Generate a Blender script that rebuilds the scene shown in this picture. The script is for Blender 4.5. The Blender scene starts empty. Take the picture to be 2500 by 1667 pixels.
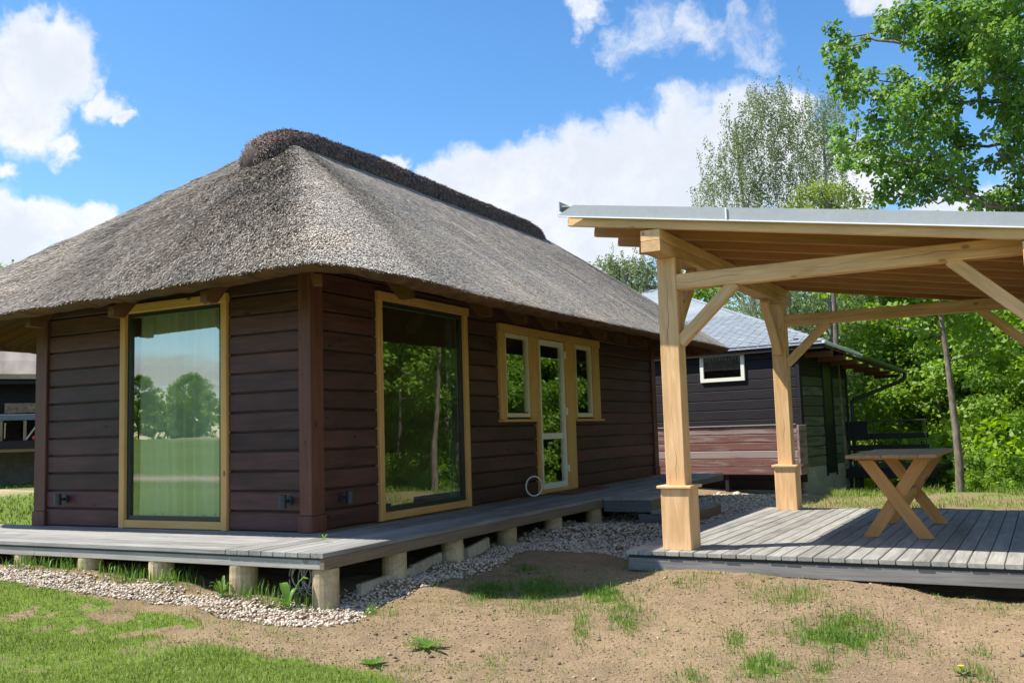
import bpy, math, random
import numpy as np
from mathutils import Vector, Matrix
rnd = random.Random(7)
rng = np.random.default_rng(11)
sc = bpy.context.scene
COL = sc.collection
R = math.radians

# ------------------------------------------------------------------ camera
cam_d = bpy.data.cameras.new("camera")
cam = bpy.data.objects.new("camera", cam_d)
COL.objects.link(cam)
cam_d.sensor_width = 36.0
cam_d.lens = 36.0 * 2303.1412 / 2500.0
cam_d.clip_start = 0.05
cam_d.clip_end = 2000.0
CAMP = Vector((5.5802, -6.7625, 0.8468))
_y, _p, _r = R(27.3494), R(5.4485), R(-1.7432)
_f = Vector((-math.sin(_y) * math.cos(_p), math.cos(_y) * math.cos(_p), math.sin(_p)))
_rt = Vector((math.cos(_y), math.sin(_y), 0))
_up = _rt.cross(_f)
_r2 = _rt * math.cos(_r) + _up * math.sin(_r)
_u2 = -_rt * math.sin(_r) + _up * math.cos(_r)
cam.matrix_world = Matrix(((_r2.x, _u2.x, -_f.x, CAMP.x), (_r2.y, _u2.y, -_f.y, CAMP.y),
                           (_r2.z, _u2.z, -_f.z, CAMP.z), (0, 0, 0, 1)))
sc.camera = cam
sc.render.resolution_x, sc.render.resolution_y = 1024, 682

# ------------------------------------------------------------------ exposure
sc.view_settings.view_transform = 'Standard'
sc.view_settings.look = 'None'
sc.view_settings.gamma = 1.0
sc.view_settings.use_curve_mapping = False
sc.view_settings.exposure = 0.80
sc.render.engine = 'CYCLES'
sc.cycles.max_bounces = 8
sc.cycles.diffuse_bounces = 4
sc.cycles.glossy_bounces = 4
sc.cycles.transmission_bounces = 6
sc.cycles.transparent_max_bounces = 8
sc.cycles.use_denoising = True

# ------------------------------------------------------------------ sun
SUN_AZ, SUN_EL = R(29.5), R(55.4)          # direction the light travels (azimuth), elevation
trav = Vector((math.cos(SUN_AZ) * math.cos(SUN_EL), math.sin(SUN_AZ) * math.cos(SUN_EL), -math.sin(SUN_EL)))
sun_d = bpy.data.lights.new("sun", 'SUN')
sun_d.energy = 5.0
sun_d.angle = R(0.53)
sun_d.color = (1.0, 0.94, 0.85)
sun = bpy.data.objects.new("sun", sun_d)
COL.objects.link(sun)
sun.rotation_euler = trav.to_track_quat('-Z', 'Y').to_euler()
sun.location = (-20, -12, 30)


# ------------------------------------------------------------------ node helper
class NT:
    def __init__(s, nt):
        s.nt = nt
    def n(s, t, **k):
        nd = s.nt.nodes.new(t)
        for a, v in k.items():
            setattr(nd, a, v)
        return nd
    def l(s, a, b):
        s.nt.links.new(a, b)
    def put(s, sock, v):
        if hasattr(v, 'is_output') or isinstance(v, bpy.types.NodeSocket):
            s.l(v, sock)
        else:
            sock.default_value = v
    def math(s, op, a, b=0.0, c=0.0, clamp=False):
        nd = s.n('ShaderNodeMath', operation=op, use_clamp=clamp)
        s.put(nd.inputs[0], a); s.put(nd.inputs[1], b); s.put(nd.inputs[2], c)
        return nd.outputs[0]
    def vm(s, op, a, b=(0, 0, 0)):
        nd = s.n('ShaderNodeVectorMath', operation=op)
        s.put(nd.inputs[0], a); s.put(nd.inputs[1], b)
        return nd.outputs['Value'] if op in ('DOT_PRODUCT', 'LENGTH', 'DISTANCE') else nd.outputs[0]
    def noise(s, vec, scale, detail=4.0, rough=0.55, dist=0.0):
        nd = s.n('ShaderNodeTexNoise')
        s.l(vec, nd.inputs['Vector'])
        nd.inputs['Scale'].default_value = scale; nd.inputs['Detail'].default_value = detail
        nd.inputs['Roughness'].default_value = rough; nd.inputs['Distortion'].default_value = dist
        return nd.outputs[0]
    def vor(s, vec, scale, feature='F1', rand=1.0):
        nd = s.n('ShaderNodeTexVoronoi', feature=feature)
        s.l(vec, nd.inputs['Vector']); nd.inputs['Scale'].default_value = scale
        nd.inputs['Randomness'].default_value = rand
        return nd
    def mapr(s, v, a, b, c=0.0, d=1.0, smooth=False):
        nd = s.n('ShaderNodeMapRange')
        if smooth:
            nd.interpolation_type = 'SMOOTHSTEP'
        s.put(nd.inputs[0], v)
        for i, q in enumerate((a, b, c, d)):
            s.put(nd.inputs[1 + i], q)
        return nd.outputs[0]
    def mix(s, f, a, b, mode='MIX'):
        nd = s.n('ShaderNodeMix', data_type='RGBA', blend_type=mode)
        s.put(nd.inputs[0], f)
        s.put(nd.inputs[6], a if not isinstance(a, tuple) else (*a, 1.0)[:4])
        s.put(nd.inputs[7], b if not isinstance(b, tuple) else (*b, 1.0)[:4])
        return nd.outputs[2]
    def scale(s, vec, sc3):
        return s.vm('MULTIPLY', vec, sc3)
    def hsv(s, col, h=0.5, sa=1.0, v=1.0):
        nd = s.n('ShaderNodeHueSaturation')
        s.put(nd.inputs['Hue'], h); s.put(nd.inputs['Saturation'], sa); s.put(nd.inputs['Value'], v)
        s.put(nd.inputs['Color'], col)
        return nd.outputs[0]
    def bump(s, h, strength=0.3, dist=0.01):
        nd = s.n('ShaderNodeBump')
        nd.inputs['Strength'].default_value = strength; nd.inputs['Distance'].default_value = dist
        s.l(h, nd.inputs['Height'])
        return nd.outputs[0]


# ------------------------------------------------------------------ world: daylight sky with cumulus
world = bpy.data.worlds.new("World")
sc.world = world
world.use_nodes = True
wn = NT(world.node_tree)
world.node_tree.nodes.clear()
sky = wn.n('ShaderNodeTexSky')
sky.sky_type = 'NISHITA'
sky.sun_disc = False
sky.sun_elevation = SUN_EL
sky.sun_rotation = R(240.5)
sky.air_density = 1.0
sky.dust_density = 0.3
sky.ozone_density = 3.0
skyc = wn.hsv(sky.outputs[0], 0.5, 1.24, 1.18)
geo = wn.n('ShaderNodeTexCoord').outputs['Generated']
D = wn.vm('NORMALIZE', geo)
sep = wn.n('ShaderNodeSeparateXYZ'); wn.l(D, sep.inputs[0])
zc = sep.outputs[2]
# cumulus cells: direction, angular radius (rad), weight
BLOBS = [((-0.518,0.824,0.23),0.048,1.0),((-0.478,0.842,0.25),0.05,1.0),((-0.427,0.865,0.265),0.056,1.0),((-0.381,0.887,0.263),0.063,1.0),((-0.32,0.908,0.271),0.065,1.0),((-0.267,0.92,0.287),0.065,1.0),((-0.218,0.928,0.302),0.056,1.0),((-0.185,0.932,0.312),0.041,1.0),((-0.348,0.914,0.207),0.091,1.0),((-0.448,0.873,0.195),0.087,1.0),((-0.267,0.939,0.218),0.087,1.0),((-0.184,0.95,0.251),0.074,1.0),((-0.405,0.886,0.227),0.065,1.0),((-0.109,0.964,0.243),0.052,1.0),((-0.527,0.807,0.267),0.026,1.0),((-0.766,0.535,0.355),0.052,1.0),((-0.751,0.562,0.346),0.046,1.0),((-0.779,0.545,0.311),0.05,1.0),((-0.768,0.573,0.286),0.033,1.0),((-0.738,0.596,0.316),0.026,1.0),((-0.732,0.61,0.305),0.016,1.0),((-0.803,0.542,0.249),0.02,1.0),((-0.807,0.559,0.19),0.043,1.0),((-0.788,0.583,0.196),0.041,1.0),((-0.768,0.606,0.206),0.026,1.0),((-0.817,0.55,0.171),0.056,1.0),((-0.795,0.5,0.342),0.065,1.0),((-0.837,0.516,0.183),0.087,1.0),((-0.33,0.847,0.417),0.028,0.62),((-0.345,0.853,0.393),0.02,0.55),((-0.312,0.873,0.375),0.033,0.58),((-0.286,0.876,0.388),0.039,0.62),((-0.258,0.883,0.393),0.035,0.6),((-0.237,0.894,0.381),0.033,0.52),((-0.205,0.898,0.39),0.03,0.52),((-0.189,0.908,0.374),0.033,0.5),((-0.076,0.919,0.386),0.03,0.8),((-0.029,0.981,0.19),0.052,1.0),((0.003,0.979,0.205),0.035,0.8),((-0.157,0.905,0.396),0.017,0.5),((0.032,0.944,0.329),0.026,0.7)]
warp = wn.n('ShaderNodeTexNoise'); wn.l(D, warp.inputs['Vector'])
warp.inputs['Scale'].default_value = 9.0; warp.inputs['Detail'].default_value = 5.0; warp.inputs['Roughness'].default_value = 0.6
Dw = wn.vm('ADD', D, wn.vm('MULTIPLY', wn.vm('SUBTRACT', warp.outputs['Color'], (0.5, 0.5, 0.5)), (0.12, 0.12, 0.12)))
dens = None
for bd, br, bw in BLOBS:
    dist = wn.vm('DISTANCE', Dw, bd)
    v = wn.mapr(dist, br * 1.25, br * 0.35, 0.0, bw, smooth=True)
    dens = v if dens is None else wn.math('MAXIMUM', dens, v)
# the same kind of fair-weather cloud over the rest of the sky, away from the part described above
flat = wn.n('ShaderNodeCombineXYZ')
zz = wn.math('ADD', wn.math('MAXIMUM', zc, 0.0), 0.18)
wn.l(wn.math('DIVIDE', sep.outputs[0], zz), flat.inputs[0]); wn.l(wn.math('DIVIDE', sep.outputs[1], zz), flat.inputs[1])
gen = wn.noise(flat.outputs[0], 0.9, 7.0, 0.58)
genc = wn.mapr(gen, 0.50, 0.66, 0.0, 1.0, smooth=True)
inview = wn.mapr(wn.vm('DOT_PRODUCT', D, tuple(_f)), 0.72, 0.82, 1.0, 0.0)
genc = wn.math('MULTIPLY', genc, inview)
fine = wn.noise(Dw, 26.0, 7.0, 0.62)
mid = wn.noise(D, 8.0, 5.0, 0.6)
dd = wn.math('ADD', dens, wn.math('MULTIPLY', wn.math('SUBTRACT', fine, 0.5), 1.1))
cl = wn.mapr(dd, 0.22, 0.95, 0.0, 1.0, smooth=True)
cl = wn.math('MULTIPLY', cl, wn.mapr(dens, 0.02, 0.2, 0.0, 1.0))
cl = wn.math('MAXIMUM', cl, genc)
cl = wn.math('MULTIPLY', cl, wn.mapr(zc, -0.02, 0.02, 0.0, 0.97))
core = wn.mapr(wn.math('ADD', dd, wn.math('MULTIPLY', wn.math('SUBTRACT', mid, 0.5), 1.6)), 0.55, 1.25, 0.0, 1.0, smooth=True)
ccol = wn.mix(core, (5.7, 5.75, 5.9), (4.5, 4.8, 5.3))
tot = wn.mix(cl, skyc, ccol)
bg = wn.n('ShaderNodeBackground'); bg.inputs['Strength'].default_value = 0.105
wn.l(tot, bg.inputs[0])
wo = wn.n('ShaderNodeOutputWorld'); wn.l(bg.outputs[0], wo.inputs[0])
world.cycles.sampling_method = 'MANUAL'
world.cycles.sample_map_resolution = 1024


# ------------------------------------------------------------------ materials
def material(name):
    m = bpy.data.materials.new(name); m.use_nodes = True
    t = NT(m.node_tree); m.node_tree.nodes.clear()
    out = t.n('ShaderNodeOutputMaterial')
    b = t.n('ShaderNodeBsdfPrincipled'); t.l(b.outputs[0], out.inputs[0])
    return m, t, b, out

def local_coords(t):
    tc = t.n('ShaderNodeTexCoord').outputs['Object']
    rn = t.n('ShaderNodeObjectInfo').outputs['Random']
    cx = t.n('ShaderNodeCombineXYZ')
    t.l(t.math('MULTIPLY', rn, 61.0), cx.inputs[0]); t.l(t.math('MULTIPLY', rn, 23.0), cx.inputs[1]); t.l(t.math('MULTIPLY', rn, 37.0), cx.inputs[2])
    return t.vm('ADD', tc, cx.outputs[0]), rn, tc

def wood(name, dark, light, rough=0.6, grain=1.0, knots=0.6, var=0.25, bump=0.25, weather=None, coat=0.0, knotcol=None, crack=None):
    m, t, b, out = material(name)
    v, rn, tc = local_coords(t)
    g1 = t.noise(t.scale(v, (1.3, 26 * grain, 26 * grain)), 1.6, 6, 0.62, 0.6)
    g2 = t.noise(t.scale(v, (4.0, 120, 120)), 1.3, 3, 0.6)
    lo = t.noise(t.scale(v, (1.0, 3, 3)), 1.7, 3, 0.5)
    f = t.mapr(t.math('ADD', t.math('MULTIPLY', g1, 0.75), t.math('MULTIPLY', g2, 0.25)), 0.30, 0.70)
    col = t.mix(f, dark, light)
    val = t.math('ADD', t.mapr(lo, 0.3, 0.7, 1 - var * 0.45, 1 + var * 0.45), t.mapr(rn, 0, 1, -var / 2, var / 2))
    col = t.hsv(col, 0.5, 1.0, val)
    if weather:
        w = t.mapr(t.math('ADD', t.noise(t.scale(v, (1.0, 9, 9)), 1.4, 5, 0.6), t.math('MULTIPLY', t.math('SUBTRACT', rn, 0.5), 0.45)), 0.34, 0.58, smooth=True)
        col = t.mix(w, col, weather)
    h = g1
    if knots:
        kv = t.vor(t.scale(v, (3.1, 6.2, 6.2)), 1.0)
        warped = t.math('ADD', kv.outputs['Distance'], t.math('MULTIPLY', t.noise(v, 40, 2), 0.06))
        kn = t.mapr(warped, 0.09, 0.16, 1.0, 0.0, smooth=True)
        sel = t.n('ShaderNodeSeparateColor'); t.l(kv.outputs['Color'], sel.inputs[0])
        kn = t.math('MULTIPLY', kn, t.mapr(sel.outputs[0], 0.30, 0.40))
        kc = knotcol or tuple(c * 0.32 for c in dark)
        col = t.mix(t.math('MULTIPLY', kn, knots), col, kc)
    if crack:
        sp = t.n('ShaderNodeSeparateXYZ'); t.l(tc, sp.inputs[0])
        cv = t.n('ShaderNodeCombineXYZ'); t.l(t.math('ADD', sp.outputs[0], t.math('MULTIPLY', rn, 50.0)), cv.inputs[0])
        wob = t.math('MULTIPLY', t.math('SUBTRACT', t.noise(cv.outputs[0], 2.6, 3, 0.55), 0.5), 0.11)
        dst = t.math('ABSOLUTE', t.math('SUBTRACT', sp.outputs[1 if crack == 'y' else 2], wob))
        wd = t.mapr(t.noise(cv.outputs[0], 1.7, 2), 0.44, 0.60, 0.0002, 0.0028)
        ck = t.math('LESS_THAN', dst, wd)
        col = t.mix(t.math('MULTIPLY', ck, 0.65), col, tuple(c * 0.16 for c in dark))
    t.l(col, b.inputs['Base Color'])
    t.l(t.mapr(g1, 0.3, 0.7, rough - 0.08, rough + 0.1), b.inputs['Roughness'])
    b.inputs['Specular IOR Level'].default_value = 0.28
    b.inputs['Coat Weight'].default_value = coat; b.inputs['Coat Roughness'].default_value = 0.35
    t.l(t.bump(t.math('ADD', g1, t.math('MULTIPLY', g2, 0.6)), bump, 0.004), b.inputs['Normal'])
    return m

def plain(name, col, rough=0.5, var=0.08, metal=0.0, nscale=30.0, bump=0.1, spec=0.5):
    m, t, b, out = material(name)
    v, rn, tc = local_coords(t)
    n = t.noise(v, nscale, 4, 0.6)
    n2 = t.noise(v, nscale * 0.1, 3, 0.6)
    val = t.math('ADD', t.mapr(n, 0.3, 0.7, 1 - var, 1 + var), t.mapr(n2, 0.3, 0.7, -var, var))
    c = t.n('ShaderNodeRGB'); c.outputs[0].default_value = (*col, 1)
    t.l(t.hsv(c.outputs[0], 0.5, 1.0, val), b.inputs['Base Color'])
    b.inputs['Roughness'].default_value = rough; b.inputs['Metallic'].default_value = metal
    b.inputs['Specular IOR Level'].default_value = spec
    if bump:
        t.l(t.bump(n, bump, 0.003), b.inputs['Normal'])
    return m

M = {}
M['stain'] = wood('dark stained pine', (0.036, 0.0135, 0.0125), (0.112, 0.045, 0.041), 0.48, 0.6, 0.95, 0.55, 0.3, coat=0.03, knotcol=(0.012, 0.005, 0.006))
M['stain_post'] = wood('red brown stained post', (0.075, 0.026, 0.017), (0.165, 0.064, 0.043), 0.46, 0.6, 0.7, 0.25, 0.2, coat=0.04, knotcol=(0.02, 0.008, 0.006))
M['trim'] = wood('yellow oiled pine trim', (0.52, 0.275, 0.080), (0.70, 0.42, 0.155), 0.5, 1.0, 0.8, 0.12, 0.15, knotcol=(0.12, 0.045, 0.012))
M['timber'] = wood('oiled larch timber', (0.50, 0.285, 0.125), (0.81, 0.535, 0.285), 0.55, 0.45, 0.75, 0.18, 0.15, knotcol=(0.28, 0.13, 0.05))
M['timber_beam'] = wood('oiled larch beam with drying crack', (0.50, 0.285, 0.125), (0.81, 0.535, 0.285), 0.55, 0.45, 0.75, 0.18, 0.15, knotcol=(0.28, 0.13, 0.05), crack='z')
M['timber_post'] = wood('oiled larch post with drying crack', (0.50, 0.285, 0.125), (0.81, 0.535, 0.285), 0.55, 0.45, 0.75, 0.18, 0.15, knotcol=(0.28, 0.13, 0.05), crack='y')
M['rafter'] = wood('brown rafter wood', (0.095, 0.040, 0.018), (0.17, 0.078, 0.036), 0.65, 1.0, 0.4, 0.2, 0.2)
M['ceiling_shade'] = wood('orange brown roof wood with painted shade', (0.33, 0.16, 0.058), (0.48, 0.255, 0.105), 0.6, 0.8, 0.3, 0.12, 0.12)  # darker than the posts: under-roof shade painted into the wood colour
M['deck'] = wood('silver grey decking', (0.17, 0.167, 0.157), (0.345, 0.338, 0.318), 0.78, 0.8, 0.5, 0.40, 0.5, knotcol=(0.13, 0.12, 0.11))
M['deck_new'] = wood('grey oiled decking', (0.17, 0.168, 0.152), (0.345, 0.338, 0.305), 0.75, 0.8, 0.45, 0.36, 0.45, knotcol=(0.15, 0.14, 0.12))
M['fascia'] = wood('grey deck beam', (0.26, 0.245, 0.22), (0.42, 0.40, 0.36), 0.75, 1.0, 0.5, 0.2, 0.4, knotcol=(0.10, 0.09, 0.08))
M['fascia_dark'] = wood('blue grey stained beam', (0.075, 0.08, 0.09), (0.15, 0.155, 0.165), 0.7, 1.0, 0.5, 0.2, 0.4)
M['fascia_mid'] = wood('grey weathered deck beam', (0.12, 0.115, 0.108), (0.23, 0.225, 0.21), 0.75, 1.0, 0.5, 0.3, 0.4)
M['fascia_brown'] = wood('brown weathered beam', (0.13, 0.10, 0.07), (0.24, 0.19, 0.13), 0.7, 1.0, 0.5, 0.2, 0.4)
M['log'] = wood('pale pine log', (0.36, 0.28, 0.16), (0.58, 0.47, 0.30), 0.75, 0.8, 0.5, 0.4, 0.3, knotcol=(0.16, 0.10, 0.05))
M['table'] = wood('orange oiled pine', (0.42, 0.175, 0.045), (0.63, 0.30, 0.095), 0.5, 0.6, 0.9, 0.22, 0.15, knotcol=(0.13, 0.05, 0.015))
M['table_top'] = wood('brown oiled table top', (0.26, 0.145, 0.065), (0.42, 0.255, 0.13), 0.45, 1.0, 0.6, 0.25, 0.15)
M['redwood'] = wood('weathered red painted plank', (0.118, 0.052, 0.044), (0.20, 0.097, 0.082), 0.75, 1.0, 0.6, 0.2, 0.4, weather=(0.26, 0.205, 0.195))
M['blackwood'] = wood('black stained plank', (0.009, 0.008, 0.010), (0.020, 0.017, 0.020), 0.65, 1.0, 0.5, 0.25, 0.3)
M['greywood'] = wood('mossy grey plank', (0.09, 0.095, 0.065), (0.20, 0.205, 0.15), 0.8, 1.0, 0.5, 0.3, 0.5, weather=(0.07, 0.075, 0.05))
M['mat'] = wood('red brown threshold board', (0.15, 0.05, 0.03), (0.26, 0.10, 0.06), 0.6, 1.0, 0.3, 0.2, 0.3)
M['cream'] = plain('cream painted frame', (0.70, 0.63, 0.44), 0.4, 0.04, bump=0)
M['white'] = plain('white plastic frame', (0.76, 0.75, 0.66), 0.35, 0.03, bump=0)
M['frame'] = plain('dark green window frame', (0.018, 0.026, 0.024), 0.35, 0.05, bump=0)
M['lamp'] = plain('anthracite lamp metal', (0.022, 0.028, 0.034), 0.45, 0.08, bump=0.03)
M['steel'] = plain('light grey coated sheet', (0.34, 0.365, 0.385), 0.55, 0.05, metal=0.0, bump=0.02)
M['steel_edge'] = plain('white drip edge', (0.80, 0.81, 0.82), 0.4, 0.03, bump=0)
M['black'] = plain('black painted metal', (0.014, 0.016, 0.016), 0.4, 0.1, bump=0.03)
M['concrete'] = plain('grey concrete', (0.30, 0.28, 0.24), 0.85, 0.18, nscale=14, bump=0.4)
M['cottage_plinth'] = plain('dark concrete', (0.13, 0.125, 0.11), 0.9, 0.25, nscale=6, bump=0.4)  # darker tone of concrete for the far cottage
M['stone'] = plain('pale sandstone slab', (0.46, 0.41, 0.31), 0.85, 0.2, nscale=18, bump=0.4)
M['cable'] = plain('grey cable sheath', (0.42, 0.40, 0.36), 0.5, 0.06, bump=0)
M['ring'] = plain('white hose', (0.72, 0.70, 0.66), 0.4, 0.03, bump=0)
M['slate'] = plain('grey roof slate', (0.23, 0.262, 0.292), 0.8, 0.14, nscale=9, bump=0.3, spec=0.2)
M['curtain'] = plain('white sheer curtain', (0.50, 0.54, 0.45), 0.8, 0.03, nscale=60, bump=0.05)
M['room'] = plain('warm wood lined room', (0.44, 0.29, 0.17), 0.7, 0.12)
M['membrane'] = plain('grey roof membrane', (0.36, 0.39, 0.42), 0.6, 0.06)
M['gutter'] = plain('green grey zinc gutter', (0.17, 0.21, 0.19), 0.45, 0.2, metal=0.3, nscale=12)
M['tarp'] = plain('blue grey bench cover', (0.09, 0.12, 0.17), 0.6, 0.1)
M['redflower'] = plain('red petals', (0.42, 0.05, 0.03), 0.6, 0.2)
M['yellowflower'] = plain('yellow petals', (0.75, 0.50, 0.02), 0.6, 0.1)

def glass(name, tint=(0.80, 0.88, 0.82), ior=1.9, wav=0.02):
    m, t, b, out = material(name)
    m.node_tree.nodes.remove(b)
    tr = t.n('ShaderNodeBsdfTransparent'); tr.inputs[0].default_value = (*tint, 1)
    gl = t.n('ShaderNodeBsdfGlossy'); gl.inputs['Roughness'].default_value = 0.0
    gl.inputs[0].default_value = (0.95, 1.0, 0.96, 1)
    fr = t.n('ShaderNodeFresnel'); fr.inputs[0].default_value = ior
    v, rn, tc = local_coords(t)
    bp = t.bump(t.noise(v, 2.2, 2, 0.5), wav, 0.02)
    t.l(bp, gl.inputs['Normal'])
    bk = t.n('ShaderNodeNewGeometry').outputs['Backfacing']
    tr.inputs[0].default_value = (*tint, 1)
    t.l(t.mix(bk, tuple(tint), (1.0, 1.0, 1.0)), tr.inputs[0])
    mx = t.n('ShaderNodeMixShader'); t.l(t.math('MULTIPLY', fr.outputs[0], t.math('SUBTRACT', 1.0, bk)), mx.inputs[0]); t.l(tr.outputs[0], mx.inputs[1]); t.l(gl.outputs[0], mx.inputs[2])
    t.l(mx.outputs[0], out.inputs[0])
    return m
M['glass'] = glass('double glazing', (0.80, 0.88, 0.80), ior=3.3)
M['glass_dark'] = glass('tinted glazing', (0.25, 0.28, 0.27), 1.9)

def thatch(name, c_dark, c_light, scale=1.0):
    m, t, b, out = material(name)
    at = t.n('ShaderNodeAttribute', attribute_name='tint').outputs['Fac']
    tc = t.n('ShaderNodeTexCoord').outputs['Object']
    n = t.noise(tc, 1.3 * scale, 4, 0.6)
    n2 = t.noise(tc, 60 * scale, 3, 0.6)
    f = t.math('ADD', t.math('MULTIPLY', at, 0.8), t.math('MULTIPLY', n2, 0.2))
    col = t.mix(f, c_dark, c_light)
    col = t.hsv(col, 0.5, t.mapr(n, 0.3, 0.7, 0.75, 1.2), t.mapr(n, 0.3, 0.7, 0.82, 1.16))
    t.l(col, b.inputs['Base Color'])
    b.inputs['Roughness'].default_value = 0.8
    b.inputs['Specular IOR Level'].default_value = 0.25
    t.l(t.bump(n2, 0.5, 0.01), b.inputs['Normal'])
    return m
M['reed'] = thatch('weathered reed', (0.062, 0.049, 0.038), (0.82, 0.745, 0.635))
M['reed_base'] = thatch('reed bed', (0.12, 0.10, 0.083), (0.38, 0.33, 0.28))
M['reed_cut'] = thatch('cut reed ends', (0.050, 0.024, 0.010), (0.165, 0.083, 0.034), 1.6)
M['heather'] = thatch('heather ridge', (0.055, 0.037, 0.032), (0.38, 0.265, 0.23))
M['heather_base'] = thatch('heather ridge bed', (0.02, 0.015, 0.014), (0.07, 0.05, 0.045))

def leafmat(name, c1, c2, trans=0.45, gloss=0.35):
    m, t, b, out = material(name)
    m.node_tree.nodes.remove(b)
    at = t.n('ShaderNodeAttribute', attribute_name='tint').outputs['Fac']
    rn = t.n('ShaderNodeObjectInfo').outputs['Random']
    col = t.hsv(t.mix(at, c1, c2), 0.5, 1.0, t.mapr(rn, 0, 1, 0.85, 1.15))
    df = t.n('ShaderNodeBsdfPrincipled'); t.l(col, df.inputs['Base Color']); df.inputs['Roughness'].default_value = 0.45
    df.inputs['Specular IOR Level'].default_value = gloss
    tl = t.n('ShaderNodeBsdfTranslucent'); t.l(t.hsv(col, 0.485, 1.1, 1.5), tl.inputs[0])
    mx = t.n('ShaderNodeMixShader'); mx.inputs[0].default_value = trans
    t.l(df.outputs[0], mx.inputs[1]); t.l(tl.outputs[0], mx.inputs[2]); t.l(mx.outputs[0], out.inputs[0])
    return m
M['leaf_near'] = leafmat('aspen leaf', (0.070, 0.160, 0.028), (0.185, 0.320, 0.055))
M['leaf_maple'] = leafmat('maple leaf', (0.105, 0.205, 0.018), (0.250, 0.400, 0.050), 0.5)
M['leaf_birch'] = leafmat('birch leaf', (0.130, 0.185, 0.070), (0.250, 0.310, 0.140), 0.45)
M['leaf_yellow'] = leafmat('yellow green leaf', (0.12, 0.18, 0.02), (0.22, 0.30, 0.045), 0.45)
M['leaf_dark'] = leafmat('dark leaf', (0.050, 0.115, 0.020), (0.130, 0.230, 0.035), 0.4)
M['grass'] = leafmat('grass blade', (0.085, 0.150, 0.022), (0.230, 0.300, 0.070), 0.4, 0.2)
M['weed'] = leafmat('weed leaf', (0.070, 0.170, 0.022), (0.160, 0.290, 0.050), 0.4)

def bark(name, c1, c2, sx=6):
    m, t, b, out = material(name)
    tc = t.n('ShaderNodeTexCoord').outputs['Object']
    n = t.noise(t.scale(tc, (sx, sx, 1.6)), 3.0, 6, 0.65)
    t.l(t.mix(t.mapr(n, 0.35, 0.65), c1, c2), b.inputs['Base Color'])
    b.inputs['Roughness'].default_value = 0.85
    t.l(t.bump(n, 0.6, 0.02), b.inputs['Normal'])
    return m
M['bark'] = bark('grey brown bark', (0.07, 0.055, 0.040), (0.22, 0.18, 0.135))
M['bark_dark'] = bark('dark bark', (0.035, 0.028, 0.022), (0.10, 0.08, 0.06))
M['bark_birch'] = bark('birch bark', (0.10, 0.09, 0.08), (0.55, 0.53, 0.49), 2)

# ground: soil, lawn and path told apart by vertex masks, broken up by noise
m, t, b, out = material('ground')
tc = t.n('ShaderNodeTexCoord').outputs['Object']
ga = t.n('ShaderNodeAttribute', attribute_name='grass').outputs['Fac']
pa = t.n('ShaderNodeAttribute', attribute_name='path').outputs['Fac']
n1 = t.noise(tc, 9, 6, 0.65); n2 = t.noise(tc, 1.1, 4, 0.6); n3 = t.noise(tc, 70, 5, 0.7); n4 = t.noise(tc, 0.25, 3, 0.6)
soil = t.mix(t.mapr(n3, 0.3, 0.7), (0.155, 0.109, 0.063), (0.340, 0.248, 0.154))
soil = t.hsv(soil, 0.5, 1.0, t.math('ADD', t.mapr(n1, 0.3, 0.7, 0.86, 1.1), t.mapr(n2, 0.3, 0.7, -0.12, 0.12)))
lawn = t.mix(t.mapr(n1, 0.3, 0.7), (0.080, 0.130, 0.018), (0.165, 0.225, 0.045))
lawn = t.hsv(lawn, 0.5, 1.0, t.math('ADD', t.mapr(n4, 0.3, 0.7, 0.85, 1.15), t.mapr(n3, 0.3, 0.7, -0.2, 0.2)))
gm = t.mapr(t.math('ADD', ga, t.math('MULTIPLY', t.math('SUBTRACT', n1, 0.5), 0.9)), 0.42, 0.62, 0.0, 1.0, smooth=True)
col = t.mix(gm, soil, lawn)
col = t.mix(pa, col, t.mix(n3, (0.36, 0.27, 0.18), (0.50, 0.40, 0.28)))
t.l(col, b.inputs['Base Color']); b.inputs['Roughness'].default_value = 0.95; b.inputs['Specular IOR Level'].default_value = 0.1
hh = t.math('ADD', t.math('MULTIPLY', n3, 0.5), n1)
t.l(t.bump(hh, 0.7, 0.03), b.inputs['Normal'])
M['ground'] = m
m, t, b, out = material('gravel stone')
at = t.n('ShaderNodeAttribute', attribute_name='tint').outputs['Fac']
hue = t.n('ShaderNodeAttribute', attribute_name='hue').outputs['Fac']
tc = t.n('ShaderNodeTexCoord').outputs['Object']
base = t.mix(hue, (0.52, 0.465, 0.375), (0.46, 0.34, 0.24))
t.l(t.hsv(base, 0.5, 1.0, t.math('ADD', t.mapr(at, 0, 1, 0.5, 1.3), t.mapr(t.noise(tc, 90, 3), 0.3, 0.7, -0.12, 0.12))), b.inputs['Base Color'])
b.inputs['Roughness'].default_value = 0.75
M['gravel'] = m


# ------------------------------------------------------------------ geometry helpers
def link(o, parent=None):
    COL.objects.link(o)
    if parent is not None:
        o.parent = parent
    return o

def thing(name, label, cat, loc=(0, 0, 0), rz=0.0, group=None):
    o = bpy.data.objects.new(name, None)
    o.empty_display_size = 0.2
    o.location = loc; o.rotation_euler = (0, 0, rz)
    o['label'] = label; o['category'] = cat
    if group:
        o['group'] = group
    return link(o)

def tag(o, label, cat, group=None):
    o['label'] = label; o['category'] = cat
    if group:
        o['group'] = group
    return o

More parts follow.
